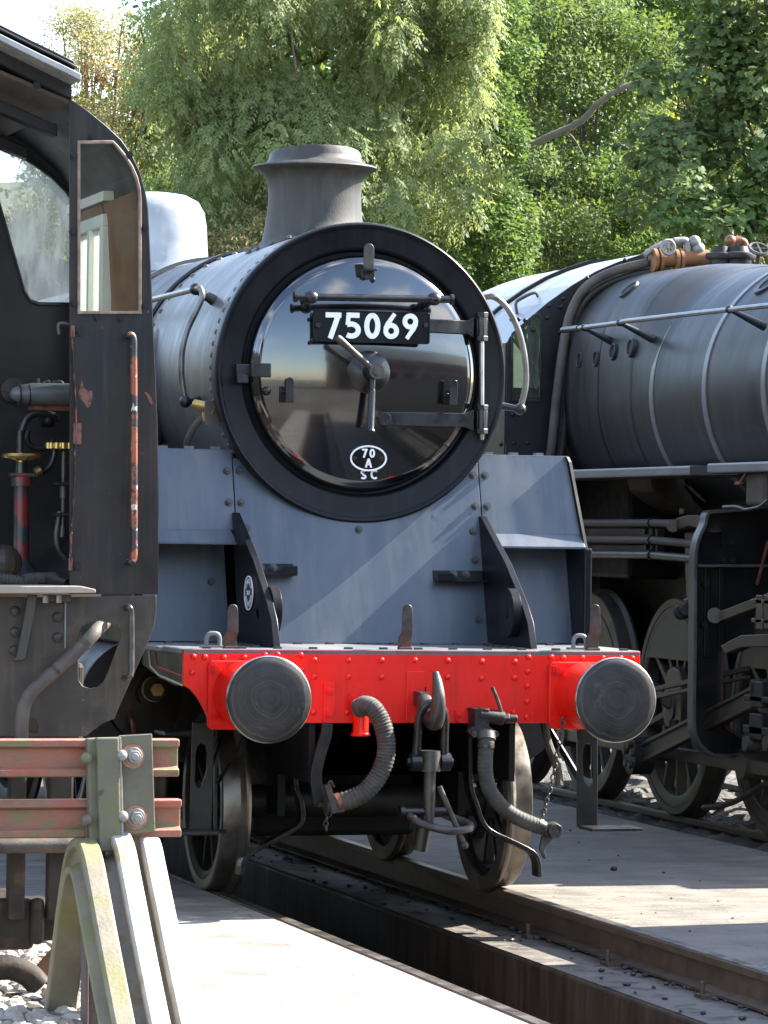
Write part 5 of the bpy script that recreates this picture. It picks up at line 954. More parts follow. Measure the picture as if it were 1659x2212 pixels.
# front end beyond the frame edge, cylinders
for s_ in (-1, 1): b = MB(); b.cyl((XC+s_*1.05, 1.5, .95), (XC+s_*1.05, 2.4, .95), .33, n=28); b.box((XC+s_*.5, 1.55, .9), (XC+s_*1.2, 2.35, 2.2)); b.build('cylinder', 'oily_black', R2)
b = MB(); b.box((2.98, 1.3, 1.0), (5.56, 1.4, 1.5)); b.build('buffer_beam', 'oily_black', R2, 0)
b = MB(); b.tube(spline([AX(u, v, 3.4) for u, v in ((1520, 1745), (1560, 1740), (1600, 1725), (1659, 1690))]), .02, 8); b.build('injector', 'brown_pipe', R2)
# ================================================================== LEFT LOCOMOTIVE CAB
C3 = thing('steam_locomotive', (-3.3, -1.5, 0), 'black engine cab on the left seen from behind, with curved window and chipped orange handrail', 'locomotive')
YC = -3.0
po = [(150, 213), (190, 240), (230, 273), (262, 303), (286, 338), (302, 372), (313, 412), (319, 450), (324, 560), (330, 700), (335, 800), (339, 900), (341, 1000), (342, 1120), (341, 1283), (150, 1283)]
win = [(166, 304), (243, 304), (258, 320), (273, 339), (286, 360), (296, 383), (302, 407), (304, 430), (304, 679), (166, 679)]
wx, wz = 235, 495
def shr(k, pts, cx, cy): return [(cx+(u-cx)*k, cy+(v-cy)*(1-(1-k)*.42)) for u, v in pts]
c2 = lambda pts, Y=YC: [XZ(u, v, Y) for u, v in pts]
panel = plate('rear_sheet', c2(po), [c2(shr(.955, win, wx, wz))], .012, onY(YC), 'cab_panel', C3, .002)
wf = plate('window_frame', c2(win), [c2(shr(.91, win, wx, wz))], .016, onY(YC-.010), 'frame_brass', C3, .003)
plate('window_pane', c2(shr(.95, win, wx, wz)), [], .004, onY(YC+.0), 'clear_glass', C3)
cbm = hex_mesh('cab_bolt', .0125, .010, 'cab_black', True)
for u, v in ((199, 296), (158, 337), (279, 335), (157, 501), (313, 492), (158, 656), (312, 660), (209, 686), (260, 688)): inst(cbm, 'bolt', panel, AY(u, v, YC-.006), FACE)
# paint chips (bare primer) with a shape of their own
def blob(pts, Y, name='paint_chip', mat='chip_patch', par=panel): plate(name, c2(pts, Y), [], .0014, onY(Y), mat, par)
blob([(168, 853), (172, 838), (176, 822), (180, 826), (181, 838), (188, 842), (199, 845), (200, 860), (196, 874), (190, 882), (183, 874), (176, 864)], YC-.0075)
blob([(311, 846), (318, 848), (326, 857), (330, 868), (329, 877), (324, 872), (319, 860)], YC-.0075)
# long chipped handrail and the short one below
b = MB(); hy = YC-.06; b.tube(spline([AY(276, 727, YC), AY(279, 724, hy), AY(285, 724, hy), AY(289, 736, hy), AY(289, 760, hy)], 4)+[AY(290, 900, hy), AY(290, 1050, hy), AY(290, 1180, hy)]+spline([AY(290, 1195, hy), AY(288, 1210, hy), AY(282, 1214, hy), AY(276, 1215, YC)], 4), .0135, 14); b.build('handrail', 'chip_orange', C3, 60)
b = MB(); b.tube(spline([AY(272, 1312, YC), AY(279, 1312, hy), AY(283, 1325, hy), AY(284, 1380, hy), AY(283, 1450, hy), AY(278, 1462, hy), AY(268, 1463, YC)], 5), .0125, 14); b.build('handrail', 'dull_steel', C3, 60)
# hinges and warped draught strip on the inner edge
b = MB(); b.sweep([(-.012, -.0015), (.012, -.0015), (.012, .0015), (-.012, .0015)], spline([AY(u, v, YC-.02) for u, v in ((155, 712), (157, 760), (162, 850), (164, 914), (163, 960), (159, 1080), (154, 1160), (152, 1216))], 5), (0, 1, 0)); b.build('draught_strip', 'chip_orange', C3, 40)
for (u0, v0, u1, v1, m) in ((154, 703, 162, 728, 'chip_patch'), (160, 914, 176, 960, 'chip_patch'), (150, 1205, 157, 1233, 'chip_patch')):
    p, q = AY(u0, v0, YC-.03), AY(u1, v1, YC-.03); b = MB(); b.box((p.x, YC-.03, q.z), (q.x, YC-.006, p.z)); b.build('hinge', m, C3, 0, .003)
for (u0, v0, u1, v1) in ((162, 705, 177, 726), (157, 1212, 174, 1232)):
    p, q = AY(u0, v0, YC-.01), AY(u1, v1, YC-.01); b = MB(); b.box((p.x, YC-.012, q.z), (q.x, YC-.006, p.z)); hl = b.build('hinge_leaf', 'cab_black', C3, 0, .002)
    inst(cbm, 'bolt', hl, AY((u0+u1)/2, (v0+v1)/2, YC-.012), FACE)
# lower sheet with openings
lo = [(-90, 1290), (140, 1290), (337, 1286), (337, 1320), (331, 1358), (318, 1390), (254, 1532), (247, 1552), (222, 1562), (200, 1578), (186, 1590), (-90, 1590)]
h1 = [(168, 1395), (169, 1370), (176, 1354), (190, 1345), (235, 1345), (250, 1350), (259, 1362), (260, 1378), (252, 1400), (232, 1455), (223, 1472), (210, 1484), (194, 1487), (178, 1482), (169, 1468)]
h2 = [(52, 1570), (58, 1556), (68, 1550), (78, 1556), (83, 1570), (80, 1584), (52, 1584)]
lower = plate('lower_sheet', c2(lo), [c2(h1), c2(h2)], .012, onY(YC+.0), 'cab_under', C3, .002)
b = MB(); b.bar(AY(141, 1292, YC-.01), AY(140, 1400, YC-.01), .006, .012, (0, 1, 0)); b.build('sheet_joint', 'plate_grey', C3, 0)
rvc = dome_mesh('sheet_rivet', .022, .016, 'cab_under')
for u, v in ((32, 1320), (32, 1365), (30, 1405), (124, 1333), (124, 1377)): inst(rvc, 'rivet', lower, AY(u, v, YC-.006), FACE)
b = MB(); b.sweep([(-.02, -.012), (.02, -.012), (.02, .012), (-.02, .012)], [AY(70, 1285, YC-.05), AY(62, 1340, YC-.05), AY(46, 1420, YC-.05), AY(38, 1428, YC-.05)], (1, -.2, 0)); b.build('floor_stay', 'cab_under', C3, 30, .004)
b = MB(); b.tube(spline([AY(u, v, y) for u, v, y in ((225, 1345, YC+.15), (217, 1352, YC+.0), (205, 1366, YC-.08), (185, 1388, YC-.10), (150, 1422, YC-.10), (112, 1455, YC-.10), (78, 1485, YC-.10), (58, 1510, YC-.10), (48, 1545, YC-.10), (45, 1620, YC-.10))], 6), .028, 14); b.build('water_pipe', 'brown_pipe', C3, 60)
b = MB(); p, q = AY(176, 1374, YC-.1), AY(193, 1392, YC-.1); b.cyl(AY(186, 1384, YC-.1), AY(180, 1392, YC-.1), .031, n=14); b.cyl(AY(122, 1445, YC-.1), AY(117, 1450, YC-.1), .031, n=14); b.build('pipe_union', 'cab_under', C3)
# floor
b = MB(); p = AY(-120, 1262, YC-.10); q = AY(207, 1281, YC-.10)
for i, (u0, u1) in enumerate(((-120, 207),)): b.prism([AY(u0, 1266, YC-.14), AY(175, 1266, YC-.14), AY(207, 1273, YC-.14), AY(207, 1281, YC-.14), AY(u0, 1283, YC-.14)], (0, 1.1, 0))
b.build('floor_board', 'floor_wood', C3, 0, .004)
b = MB(); b.box((-4.6, YC+.9, 1.50), (-2.02, -.6, 1.60)); b.build('cab_floor', 'floor_wood', C3, 0)
b = MB(); p = AY(168, 1290, YC-.03); b.box((AY(110, 1, YC).x, YC-.05, AY(1, 1298, YC).z), (AY(168, 1, YC).x, YC-.01, AY(1, 1283, YC).z)); b.build('floor_angle', 'cab_under', C3, 0, .003)
for u in (98, 127): b = MB(); b.hexn(AY(u, 1286, YC-.06), (0, 0, -1), .012, .03); b.build('bolt', 'nut_pale', C3)
# cab body: side sheet, front sheet with spectacle, roof
prc = [AY(u, v, YC) for u, v in po[:15]]; zs_ = [(p.x, p.z) for p in prc]
side = [(x+.004, z) for x, z in zs_[::-1]]          # from bottom up
Y0, Y1 = YC+.008, -1.6
b = MB()
wy0, wy1, wz0, wz1 = -2.32, -1.78, 2.55, 3.12        # side window
def xs_at(z):
    for (xa, za), (xb, zb_) in zip(side[:-1], side[1:]):
        if za <= z <= zb_: return xa+(xb-xa)*(z-za)/(zb_-za)
    return side[-1][0]
lev = sorted(set([round(z, 3) for _, z in side]+[wz0, wz1])); ysn = [Y0, wy0, wy1, Y1]
for z0, z1 in zip(lev[:-1], lev[1:]):
    for j in range(3):
        if j == 1 and z0 >= wz0-.001 and z1 <= wz1+.001: continue
        b.add([(xs_at(z0), ysn[j], z0), (xs_at(z0), ysn[j+1], z0), (xs_at(z1), ysn[j+1], z1), (xs_at(z1), ysn[j], z1)], [(0, 1, 2, 3)])
b.build('side_sheet', 'cab_black', C3, 60)
b = MB()
for z0, z1 in zip(lev[:-1], lev[1:]):
    if z0 < 1.6 or z0 > 3.2: continue
    for j in range(3):
        if j == 1 and z0 >= wz0-.001 and z1 <= wz1+.001: continue
        o_ = .035; b.add([(xs_at(z0)-o_, ysn[j]+.02, z0), (xs_at(z0)-o_, ysn[j+1]-.0, z0), (xs_at(z1)-o_, ysn[j+1]-.0, z1), (xs_at(z1)-o_, ysn[j]+.02, z1)], [(0, 1, 2, 3)])
b.build('wood_lining', 'wood_brown', C3, 60)
# side window frames
xw = xs_at((wz0+wz1)/2)
for (ya_, yb_, za_, zb2) in ((wy0-.04, wy1+.04, wz1, wz1+.05), (wy0-.04, wy1+.04, wz0-.05, wz0), (wy0-.04, wy0+.02, wz0, wz1), (wy1-.02, wy1+.04, wz0, wz1), (-2.08, -2.04, wz0, wz1)):
    b = MB(); b.box((xw-.075, ya_, za_), (xw-.030, yb_, zb2)); b.build('side_window_frame', 'wood_pale', C3, 0, .004)
b = MB(); b.box((xw-.085, wy0-.1, 3.22), (xw-.04, wy1+.15, 3.26)); b.build('lining_rail', 'wood_pale', C3, 0)
b = MB(); b.box((xw-.055, wy0, wz0), (xw-.051, wy1, wz1)); b.build('side_window_pane', 'dirty_glass', C3, 0)
# front sheet with the spectacle window (its centre stands left of the rear sheet)
YQ = -1.6
fo = [XZ(u, v, YQ) for u, v in ((-260, 40), (-140, 95), (0, 165), (100, 235), (180, 300), (235, 370), (262, 470), (285, 900), (285, 1290), (-260, 1290))]
sw_ = [(-30, 318), (0, 322), (30, 334), (70, 356), (110, 385), (140, 415), (165, 450), (205, 640), (200, 655), (82, 655), (64, 648), (52, 628), (30, 550), (0, 445), (-30, 340)]
fs_ = plate('front_sheet', fo, [c2(sw_, YQ)], .012, onY(YQ), 'cab_black', C3, .002)
cx0, cy0 = 90, 500
plate('spectacle_frame', c2([(cx0+(u-cx0)*1.05, cy0+(v-cy0)*1.035) for u, v in sw_], YQ), [c2([(cx0+(u-cx0)*.985, cy0+(v-cy0)*.99) for u, v in sw_], YQ)], .02, onY(YQ-.014), 'fit_black', fs_, .003)
plate('spectacle_pane', c2(sw_, YQ), [], .004, onY(YQ), 'dirty_glass', fs_)
# roof: rear edge lines of the curved roof
re = [(-260, -70), (-130, 0), (0, 64), (60, 94), (110, 118), (150, 138)]; re2 = [(-260, 10), (-130, 82), (0, 150), (60, 175), (110, 198), (150, 214)]
def roofband(name, ua, y0, y1, dv0, dv1, mat, th=.02):
    pts = [AY(u, v+dv0, YC) for u, v in ua]; pt2 = [AY(u, v+dv1, YC) for u, v in ua]; n = len(pts); b = MB(); vs = []
    for p, q in zip(pts, pt2): vs += [(p.x, y0, p.z), (p.x, y1, p.z), (q.x, y1, q.z), (q.x, y0, q.z)]
    fs = [(4*i+j, 4*i+(j+1) % 4, 4*i+4+(j+1) % 4, 4*i+4+j) for i in range(n-1) for j in range(4)]+[(0, 1, 2, 3), (4*n-1, 4*n-2, 4*n-3, 4*n-4)]; b.add(vs, fs); return b.build(name, mat, C3, 25, .003)
roofband('roof', re, YC-.10, YQ, 0, 12, 'cab_black')
roofband('roof_strip', re, YC-.16, YC+.3, 14, 19, 'cab_black')
roofband('roof_strip', re, YC-.13, YC+.3, 22, 27, 'cab_black')
roofband('rain_gutter', re, YC-.24, YC-.02, 36, 50, 'gutter_pale')
roofband('roof_strip', re, YC-.05, YC+.2, 31, 78, 'cab_black')
roofband('roof_lining', [(u, v) for u, v in re2], YC+.0, YQ, 0, 10, 'wood_dark')
roofband('roof_beam', [(u, v+42) for u, v in re2], YC+.25, YC+.33, 0, 26, 'cab_black')
roofband('roof_beam', [(u, v+60) for u, v in re2], YC+.9, YC+.98, 0, 26, 'cab_black')
inst(cbm, 'bolt', C3, AY(79, 184, YC-.055), FACE)
# left flank and back so that the cab is a closed body
b = MB(); b.box((-4.62, YC, 1.0), (-4.60, YQ, 3.6)); b.build('side_sheet', 'cab_black', C3, 0)
b = MB(); b.lathe((-3.3, 0, 2.65), (0, 1, 0), [(.80, YQ+.02), (.80, 6.5), (.2, 6.52)], 48); b.build('boiler', 'clad_black', C3, 40)
b = MB(); b.box((-4.55, YQ, 1.2), (-2.05, 6.5, 1.3)); b.build('running_plate', 'cab_under', C3, 0)
b = MB(); b.box((-4.0, YC+.25, .5), (-3.9, 6, 1.3)); b.box((-2.75, YC+.25, .75), (-2.68, 6, 1.45)); b.build('main_frame', 'frame_black', C3, 0)
for yy in (-1.0, 1.2, 3.2):
    for s_ in (-1, 1): spoked(C3, -3.3+s_*.82, yy, .6, s_, 12, rimf=.85, hubr=.14, mat='wheel_grey', tmat='wheel_grey')
# --- cab fittings
yb = -2.1
b = MB(); b.cyl(AY(46, 1240, yb), AY(46, 1050, yb), .034, .032, 20); b.cyl(AY(46, 1050, yb), AY(46, 1030, yb), .045, n=20); b.lathe(AY(46, 1242, yb), (0, 0, 1), [(.09, 0), (.075, .012), (.04, .05), (.034, .07)], 20); b.build('brake_column', 'column_paint', C3, 50)
b = MB(); p = AY(46, 1028, yb); b.box((p.x-.05, yb-.04, p.z-.005), (p.x+.055, yb+.04, p.z+.012)); b.build('column_flange', 'column_paint', C3, 0, .004)
b = MB(); b.cyl(AY(46, 1024, yb), AY(46, 998, yb), .03, .026, 14); b.build('column_head', 'fit_black', C3)
b = MB(); c = AY(46, 985, yb); b.lathe(c, (0, 0, 1), [(.066, -.008), (.078, -.010), (.084, 0), (.078, .010), (.066, .008)], 28, close=True); b.cyl(c-Vector((0, 0, .03)), c+Vector((0, 0, .012)), .018, n=14)
for i in range(6): a = PI/3*i; b.bar(c-Vector((0, 0, .02)), c+Vector((math.cos(a)*.072, math.sin(a)*.072, 0)), .016, .010)
b.build('brass_handwheel', 'brass', C3, 50)
b = MB(); b.cyl(AY(43, 982, yb), AY(43, 930, yb), .011, n=10); b.build('screw_spindle', 'dull_steel', C3)
b = MB(); s1 = AY(22, 853, -2.3); s2 = AY(190, 852, -2.3); b.tube([s1+Vector((0, 0, 0)), s1+Vector((.012, 0, .003)), s1+Vector((.04, 0, .005)), s1+Vector((.09, 0, .006)), s2], .046, 20, rs=[.012, .026, .038, .046, .046]); b.build('padded_rest', 'seat_grey', C3, 60)
b = MB(); b.cyl(AY(40, 853, -2.3), AY(42, 853, -2.3), .048, n=20); b.cyl(AY(60, 853, -2.3), AY(62, 853, -2.3), .048, n=20); b.build('rest_band', 'fit_black', C3)
b = MB(); b.box(AY(66, 886, -2.28), AY(150, 876, -2.22)); b.build('rest_bracket', 'chip_patch', C3, 0, .004)
def hose(name, pts, y, r, mat='fit_black'): b = MB(); b.tube(spline([AY(u, v, y) for u, v in pts], 6), r, 10); return b.build(name, mat, C3, 60)
hose('vacuum_pipe', [(40, 985), (45, 940), (58, 905), (82, 892), (112, 897), (128, 905)], -2.0, .016)
hose('vacuum_pipe', [(60, 930), (58, 950), (68, 965), (92, 968), (106, 958)], -1.95, .014)
hose('vacuum_pipe', [(112, 950), (118, 975), (112, 1000), (100, 1015), (84, 1022)], -1.95, .014)
b = MB(); b.cyl(AY(76, 1022, -1.97), AY(88, 1016, -1.97), .022, n=10); b.build('pipe_union', 'brass', C3)
b = MB(); b.cyl(AY(88, 905, -1.95), AY(115, 905, -1.95), .035, n=16); b.sphere(AY(104, 909, -2.0), .018); b.build('ejector_body', 'oily_black', C3, 40)
b = MB(); c = AY(132, 963, -2.2); b.lathe(c, (0, 0, 1), [(.03, -.012), (.052, -.012), (.055, 0), (.052, .012), (.03, .012)], 24, close=True)
for i in range(12): a = PI/6*i; b.cyl(c+Vector((math.cos(a)*.054, math.sin(a)*.054, -.012)), c+Vector((math.cos(a)*.054, math.sin(a)*.054, .012)), .012, n=8)
b.build('brass_knob', 'brass', C3, 50)
b = MB(); b.cyl(AY(138, 975, -2.2), AY(136, 1160, -2.2), .010, n=10); b.cyl(AY(138, 1050, -2.2), AY(138, 1075, -2.2), .018, n=10); b.cyl(AY(136, 1135, -2.2), AY(135, 1160, -2.2), .014, n=10); b.build('control_rod', 'dull_steel', C3, 50)
for (u, v) in ((133, 1046), (133, 1112)): b = MB(); p = AY(u, v, -2.2); b.box((p.x-.03, -2.24, p.z-.006), (p.x+.03, -2.14, p.z+.008)); b.build('rod_bracket', 'oily_black', C3, 0, .003)
hose('lever_arm', [(130, 1105), (124, 1140), (122, 1160), (126, 1185), (140, 1205), (150, 1212)], -2.2, .012, 'dull_steel')
hose('gauge_pipe', [(94, 850), (92, 835), (98, 826), (106, 826), (108, 845)], -2.1, .008, 'dull_steel'); hose('gauge_pipe', [(112, 828), (130, 826), (136, 834), (136, 850)], -2.1, .010, 'oily_black')
b = MB(); p = AY(88, 838, -2.1); b.box((p.x-.014, -2.13, p.z-.014), (p.x+.014, -2.09, p.z+.016)); b.build('gauge_nut', 'brass', C3, 0, .003)
b = MB(); b.cyl(AY(92, 858, -2.05), AY(122, 858, -2.05), .028, n=16); b.cyl(AY(108, 858, -2.09), AY(108, 858, -2.0), .03, n=16); b.build('injector_body', 'oily_black', C3, 40)
b = MB(); b.cyl(AY(70, 822, -1.8), AY(82, 850, -1.8), .04, .028, 14); b.build('regulator_stem', 'oily_black', C3)
b = MB(); b.lathe(AY(27, 843, -1.63), (0, -1, 0), [(.055, 0), (.055, .02), (.0005, .03)], 20); b.build('gauge', 'oily_black', C3)
hose('hook', [(128, 722), (126, 705), (132, 698), (148, 700)], YC+.03, .008, 'dull_steel')
# corrugated hoses and rag on the floor
for pts, r in (((( -20, 1250), (20, 1252), (50, 1256), (80, 1258)), .020), (((50, 1254), (80, 1250), (110, 1250)), .024)):
    q = spline([AY(u, v, YC+.2) for u, v in pts], 24); b = MB(); b.tube(q, r, 12, rs=[r+(.003 if i % 3 == 0 else -.001) for i in range(len(q))]); b.build('corrugated_hose', 'hose_rubber', C3, 0)
b = MB(); b.tube([AY(108, 1249, YC+.18), AY(120, 1250, YC+.15), AY(130, 1256, YC+.1), AY(146, 1259, YC+.05)], .02, 10, rs=[.028, .03, .02, .016]); b.build('hose_nozzle', 'oily_black', C3, 50)
b = MB(); b.sphere(AY(5, 1215, -2.4), .085, 12, 8, (1, .8, .9)); b.build('cotton_waste', 'cab_under', C3, 0)
# --- undergear seen below and through the gaps
b = MB(); b.cyl(AY(-40, 1828, -2.9), AY(170, 1826, -2.9), .030, n=18); b.build('steam_heat_pipe', 'brown_pipe', C3)
for u, w in ((20, 30), (105, 46)): b = MB(); p, q = AY(u, 1640, -2.8), AY(u+w, 1985, -2.8); b.box((p.x, -2.84, q.z), (q.x, -2.76, p.z)); b.build('hanger_plate', 'under_brown', C3, 0, .01)
b = MB(); p, q = AY(-60, 1940, -2.75), AY(72, 2050, -2.75); b.box((p.x, -2.8, q.z), (q.x, -2.3, p.z)); b.build('axle_box', 'under_brown', C3, 0, .03)
b = MB(); p, q = AY(72, 1950, -2.7), AY(125, 2030, -2.7); b.box((p.x, -2.75, q.z), (q.x, -2.4, p.z)); b.cyl(AY(80, 1940, -2.8), AY(80, 2040, -2.8), .03, n=12); b.build('brake_hanger', 'under_brown', C3, 0, .02)
b = MB(); b.tube(spline([AY(u, v, -3.1) for u, v in ((-30, 2095), (20, 2090), (60, 2105), (85, 2130))], 5), .05, 14); b.build('drain_hose', 'under_brown', C3, 60)
b = MB(); b.box((-3.9, YC+.35, .95), (-2.2, YC+.5, 1.30)); b.build('drag_beam', 'cab_under', C3, 0, .02)
b = MB(); b.cyl(AY(187, 2060, -3.2), AY(190, 2110, -3.2), .05, n=18); b.cyl(AY(185, 2085, -3.25), AY(187, 2088, -3.32), .04, n=18); b.build('drain_cock', 'plate_grey', C3, 50)
b = MB(); b.bar(AY(120, 2060, -2.6), AY(210, 2140, -2.6), .3, .22); b.build('rusty_tank', 'orange_rust', C3, 0, .02)

# ================================================================== BUFFER STOP
B4 = thing('buffer_stop', (-2.5, -4.2, 0), 'rusty red and grey buffer stop built of old bent rails in the lower left', 'buffer stop')
YT = -4.0
HEADP = [(-.034, .070), (-.03, .076), (.03, .076), (.034, .070), (.034, .046), (.010, .036), (.010, -.036), (.034, -.046), (.034, -.070), (.03, -.076), (-.03, -.076), (-.034, -.070), (-.034, -.046), (-.010, -.036), (-.010, .036), (-.034, .046)]
for (vc, ur) in ((1636, 383), (1766, 388)):
    r_ = AY(ur, vc, YT); l_ = Vector((-4.9, YT, r_.z)); b = MB(); n = len(HEADP)
    b.add([(x, YT+y, r_.z+z*.93) for x in (l_.x, r_.x) for y, z in HEADP], [(j, (j+1) % n, n+(j+1) % n, n+j) for j in range(n)]+[tuple(range(n)), tuple(range(2*n-1, n-1, -1))]); b.build('beam_rail', 'rust_rail', B4, 25, .003)
YK = YT-.06
b = MB(); 
pk = [AY(u, v, YK-.04) for u, v in ((209, 1594), (257, 1593), (263, 1840), (216, 1840))]; b.prism(pk, (0, .04, 0)); b.build('clamp_post', 'grey_green', B4, 0, .006)
b = MB(); pk = [AY(u, v, YK-.01) for u, v in ((189, 1596), (214, 1594), (220, 1840), (194, 1836))]; b.prism(pk, (0, .05, 0)); b.build('clamp_post_flange', 'grey_green', B4, 0, .006)
b = MB(); pk = [AY(u, v, YK+.0) for u, v in ((257, 1589), (329, 1585), (336, 1797), (264, 1806))]; b.prism(pk, (0, .014, 0)); cp = b.build('clamp_plate', 'grey_green', B4, 0, .004)
b = MB(); pk = [AY(u, v, YK-.03) for u, v in ((256, 1593), (262, 1592), (268, 1808), (261, 1809))]; b.prism(pk, (0, .045, 0)); b.build('clamp_edge', 'nut_pale', B4, 0, .003)
for u, v in ((287, 1634), (293, 1766)):
    b = MB(); p = AY(u, v, YK); b.cyl(p, p-Vector((0, .010, 0)), .036, n=18); b.hexn(p-Vector((0, .01, 0)), (0, -1, 0), .026, .026); b.cyl(p, p-Vector((0, .046, 0)), .014, n=12); b.build('nut', 'nut_pale', cp, 30, .002)
    b = MB(); b.cyl(p, p-Vector((0, .003, 0)), .045, n=20); b.build('rust_stain', 'rust_plain', cp)
for u, v in ((263, 1632), (265, 1764), (186, 1638), (187, 1772)): b = MB(); p = AY(u, v, YK-.03); b.sphere(p, .022); b.build('bolt_head', 'nut_pale' if u > 200 else 'grey_green', B4)
# bent rails: back leg, crown and raking strut towards the viewer
RP = [(-.062, -.05), (-.055, -.062), (.055, -.062), (.062, -.05), (.062, -.036), (.018, -.020), (.016, .03), (.040, .040), (.040, .066), (.03, .072), (-.03, .072), (-.040, .066), (-.040, .040), (-.016, .03), (-.018, -.020), (-.062, -.036)]
for i, (xx, pts, m) in enumerate(((-2.475, [(-3.55, -.05), (-3.66, .15), (-3.78, .38), (-3.88, .54), (-3.96, .605), (-4.06, .625), (-4.16, .585), (-4.26, .50), (-4.52, .26), (-4.86, -.04)], 'mossy_rail'),
                              (-2.345, [(-3.75, -.05), (-3.80, .30), (-3.86, .54), (-3.93, .63), (-4.02, .655), (-4.12, .62), (-4.22, .53), (-4.50, .27), (-4.86, -.05)], 'pale_rail'),
                              (-2.225, [(-3.70, -.05), (-3.75, .30), (-3.80, .54), (-3.86, .63), (-3.94, .65), (-4.03, .62), (-4.12, .54), (-4.42, .27), (-4.80, -.06)], 'pale_rail'))):
    path = spline([(xx, y, z) for y, z in pts], 6); b = MB(); b.sweep([(a_, c_) for a_, c_ in RP], path, (1, 0, 0)); b.build('bent_rail', m, B4, 30, .004)
b = MB(); b.bar((-2.42, -4.02, -.05), (-2.43, -4.02, .75), .075, .03, (0, 1, 0)); b.bar((-2.455, -4.0, -.05), (-2.465, -4.0, .75), .012, .10, (0, 1, 0)); b.build('rail_post', 'maroon_post', B4, 0, .004)
# ================================================================== TREES
def leaf_quads(o, d, s, L, Wd):
    """arrays (N,3),(N,3),(N,3),(N,),(N,) -> verts (4N,3)"""
    L = L[:, None]; Wd = Wd[:, None]; nrm = np.cross(d, s); c = o+d*L*.45-nrm*L*.06
    return np.stack([o, c+s*Wd/2, o+d*L-nrm*L*.10, c-s*Wd/2], 1).reshape(-1, 3)
def unit(v): return v/np.maximum(np.linalg.norm(v, axis=-1, keepdims=True), 1e-9)
def quad_mesh(name, V, mats, parent=None, idx=None):
    n = len(V)//4; me = bpy.data.meshes.new(name); me.vertices.add(4*n); me.vertices.foreach_set('co', V.astype(np.float32).ravel())
    me.loops.add(4*n); me.loops.foreach_set('vertex_index', np.arange(4*n, dtype=np.int32)); me.polygons.add(n); me.polygons.foreach_set('loop_start', np.arange(0, 4*n, 4, dtype=np.int32)); me.polygons.foreach_set('loop_total', np.full(n, 4, np.int32))
    for m in mats: me.materials.append(M[m])
    if idx is not None: me.polygons.foreach_set('material_index', idx.astype(np.int32))
    me.update(); o = bpy.data.objects.new(name, me); COL.objects.link(o)
    if parent: setp(o, parent)
    return o
def rdir(n): return unit(rng.normal(size=(n, 3)))
def clump_points(c, r, n, shell=.45, flat=.8):
    d = rdir(n); rad = shell+(1-shell)*rng.random(n)**.6; p = d*rad[:, None]*r*np.array([1, 1, flat]); return np.array(c)+p, d
def leaves_simple(c, r, n, L, Wf=.6, droop=.35, shell=.4, flat=.8):
    p, d = clump_points(c, r, n, shell, flat); dd = unit(d*.7+rdir(n)*.8+np.array([0, 0, -droop])); up = unit(d*.4+np.array([0, 0, .8])+rdir(n)*.55); s = unit(np.cross(dd, up)); Ls = L*(.65+.7*rng.random(n)); return leaf_quads(p, dd, s, Ls, Ls*Wf)
def leaves_pinnate(c, r, n, L=.26, pairs=4, droop=.9, ll=.085, flat=1.):
    p, d = clump_points(c, r, n, .35, flat); rd = unit(d*.55+rdir(n)*.35+np.array([0, 0, -droop])); up = unit(d*.6+rdir(n)*.4+np.array([0, 0, .5])); s = unit(np.cross(rd, up)); out = []; Ls = L*(.7+.6*rng.random(n))
    for k in range(pairs):
        t = .25+.65*k/(pairs-1); oo = p+rd*(Ls*t)[:, None]
        for sg in (-1, 1):
            dd = unit(s*sg*.85+rd*.75+rdir(n)*.18+np.array([0, 0, -.25])); ss = unit(np.cross(dd, unit(np.cross(rd, s))+rdir(n)*.15)); l = ll*(.75+.5*rng.random(n))*(1-.25*abs(t-.5)); out.append(leaf_quads(oo, dd, ss, l, l*.34))
    oo = p+rd*(Ls*.95)[:, None]; l = ll*(.8+.5*rng.random(n)); out.append(leaf_quads(oo, rd, s, l, l*.34)); return np.concatenate(out)
def leaves_palmate(c, r, n, L=.13, flat=.8):
    p, d = clump_points(c, r, n, .4, flat); f = unit(d*.6+rdir(n)*.6+np.array([0, 0, -.35])); up = unit(d*.5+np.array([0, -.2, .8])+rdir(n)*.4); s = unit(np.cross(f, up)); out = []; Ls = L*(.65+.7*rng.random(n))
    for a, k in ((0, 1), (.75, .85), (-.75, .85), (1.5, .6), (-1.5, .6)):
        dd = unit(f*math.cos(a)+s*math.sin(a)); ss = unit(np.cross(dd, np.cross(f, s))); out.append(leaf_quads(p, dd, ss, Ls*k*.62, Ls*k*.42))
    return np.concatenate(out)
def limb(b, pts, r0, r1, n=8):
    q = spline(pts, 6); k = len(q); q = [p+Vector(rng.normal(size=3)*r0*.12) for p in q]; b.tube(q, r0, n, rs=[r0+(r1-r0)*i/(k-1) for i in range(k)])
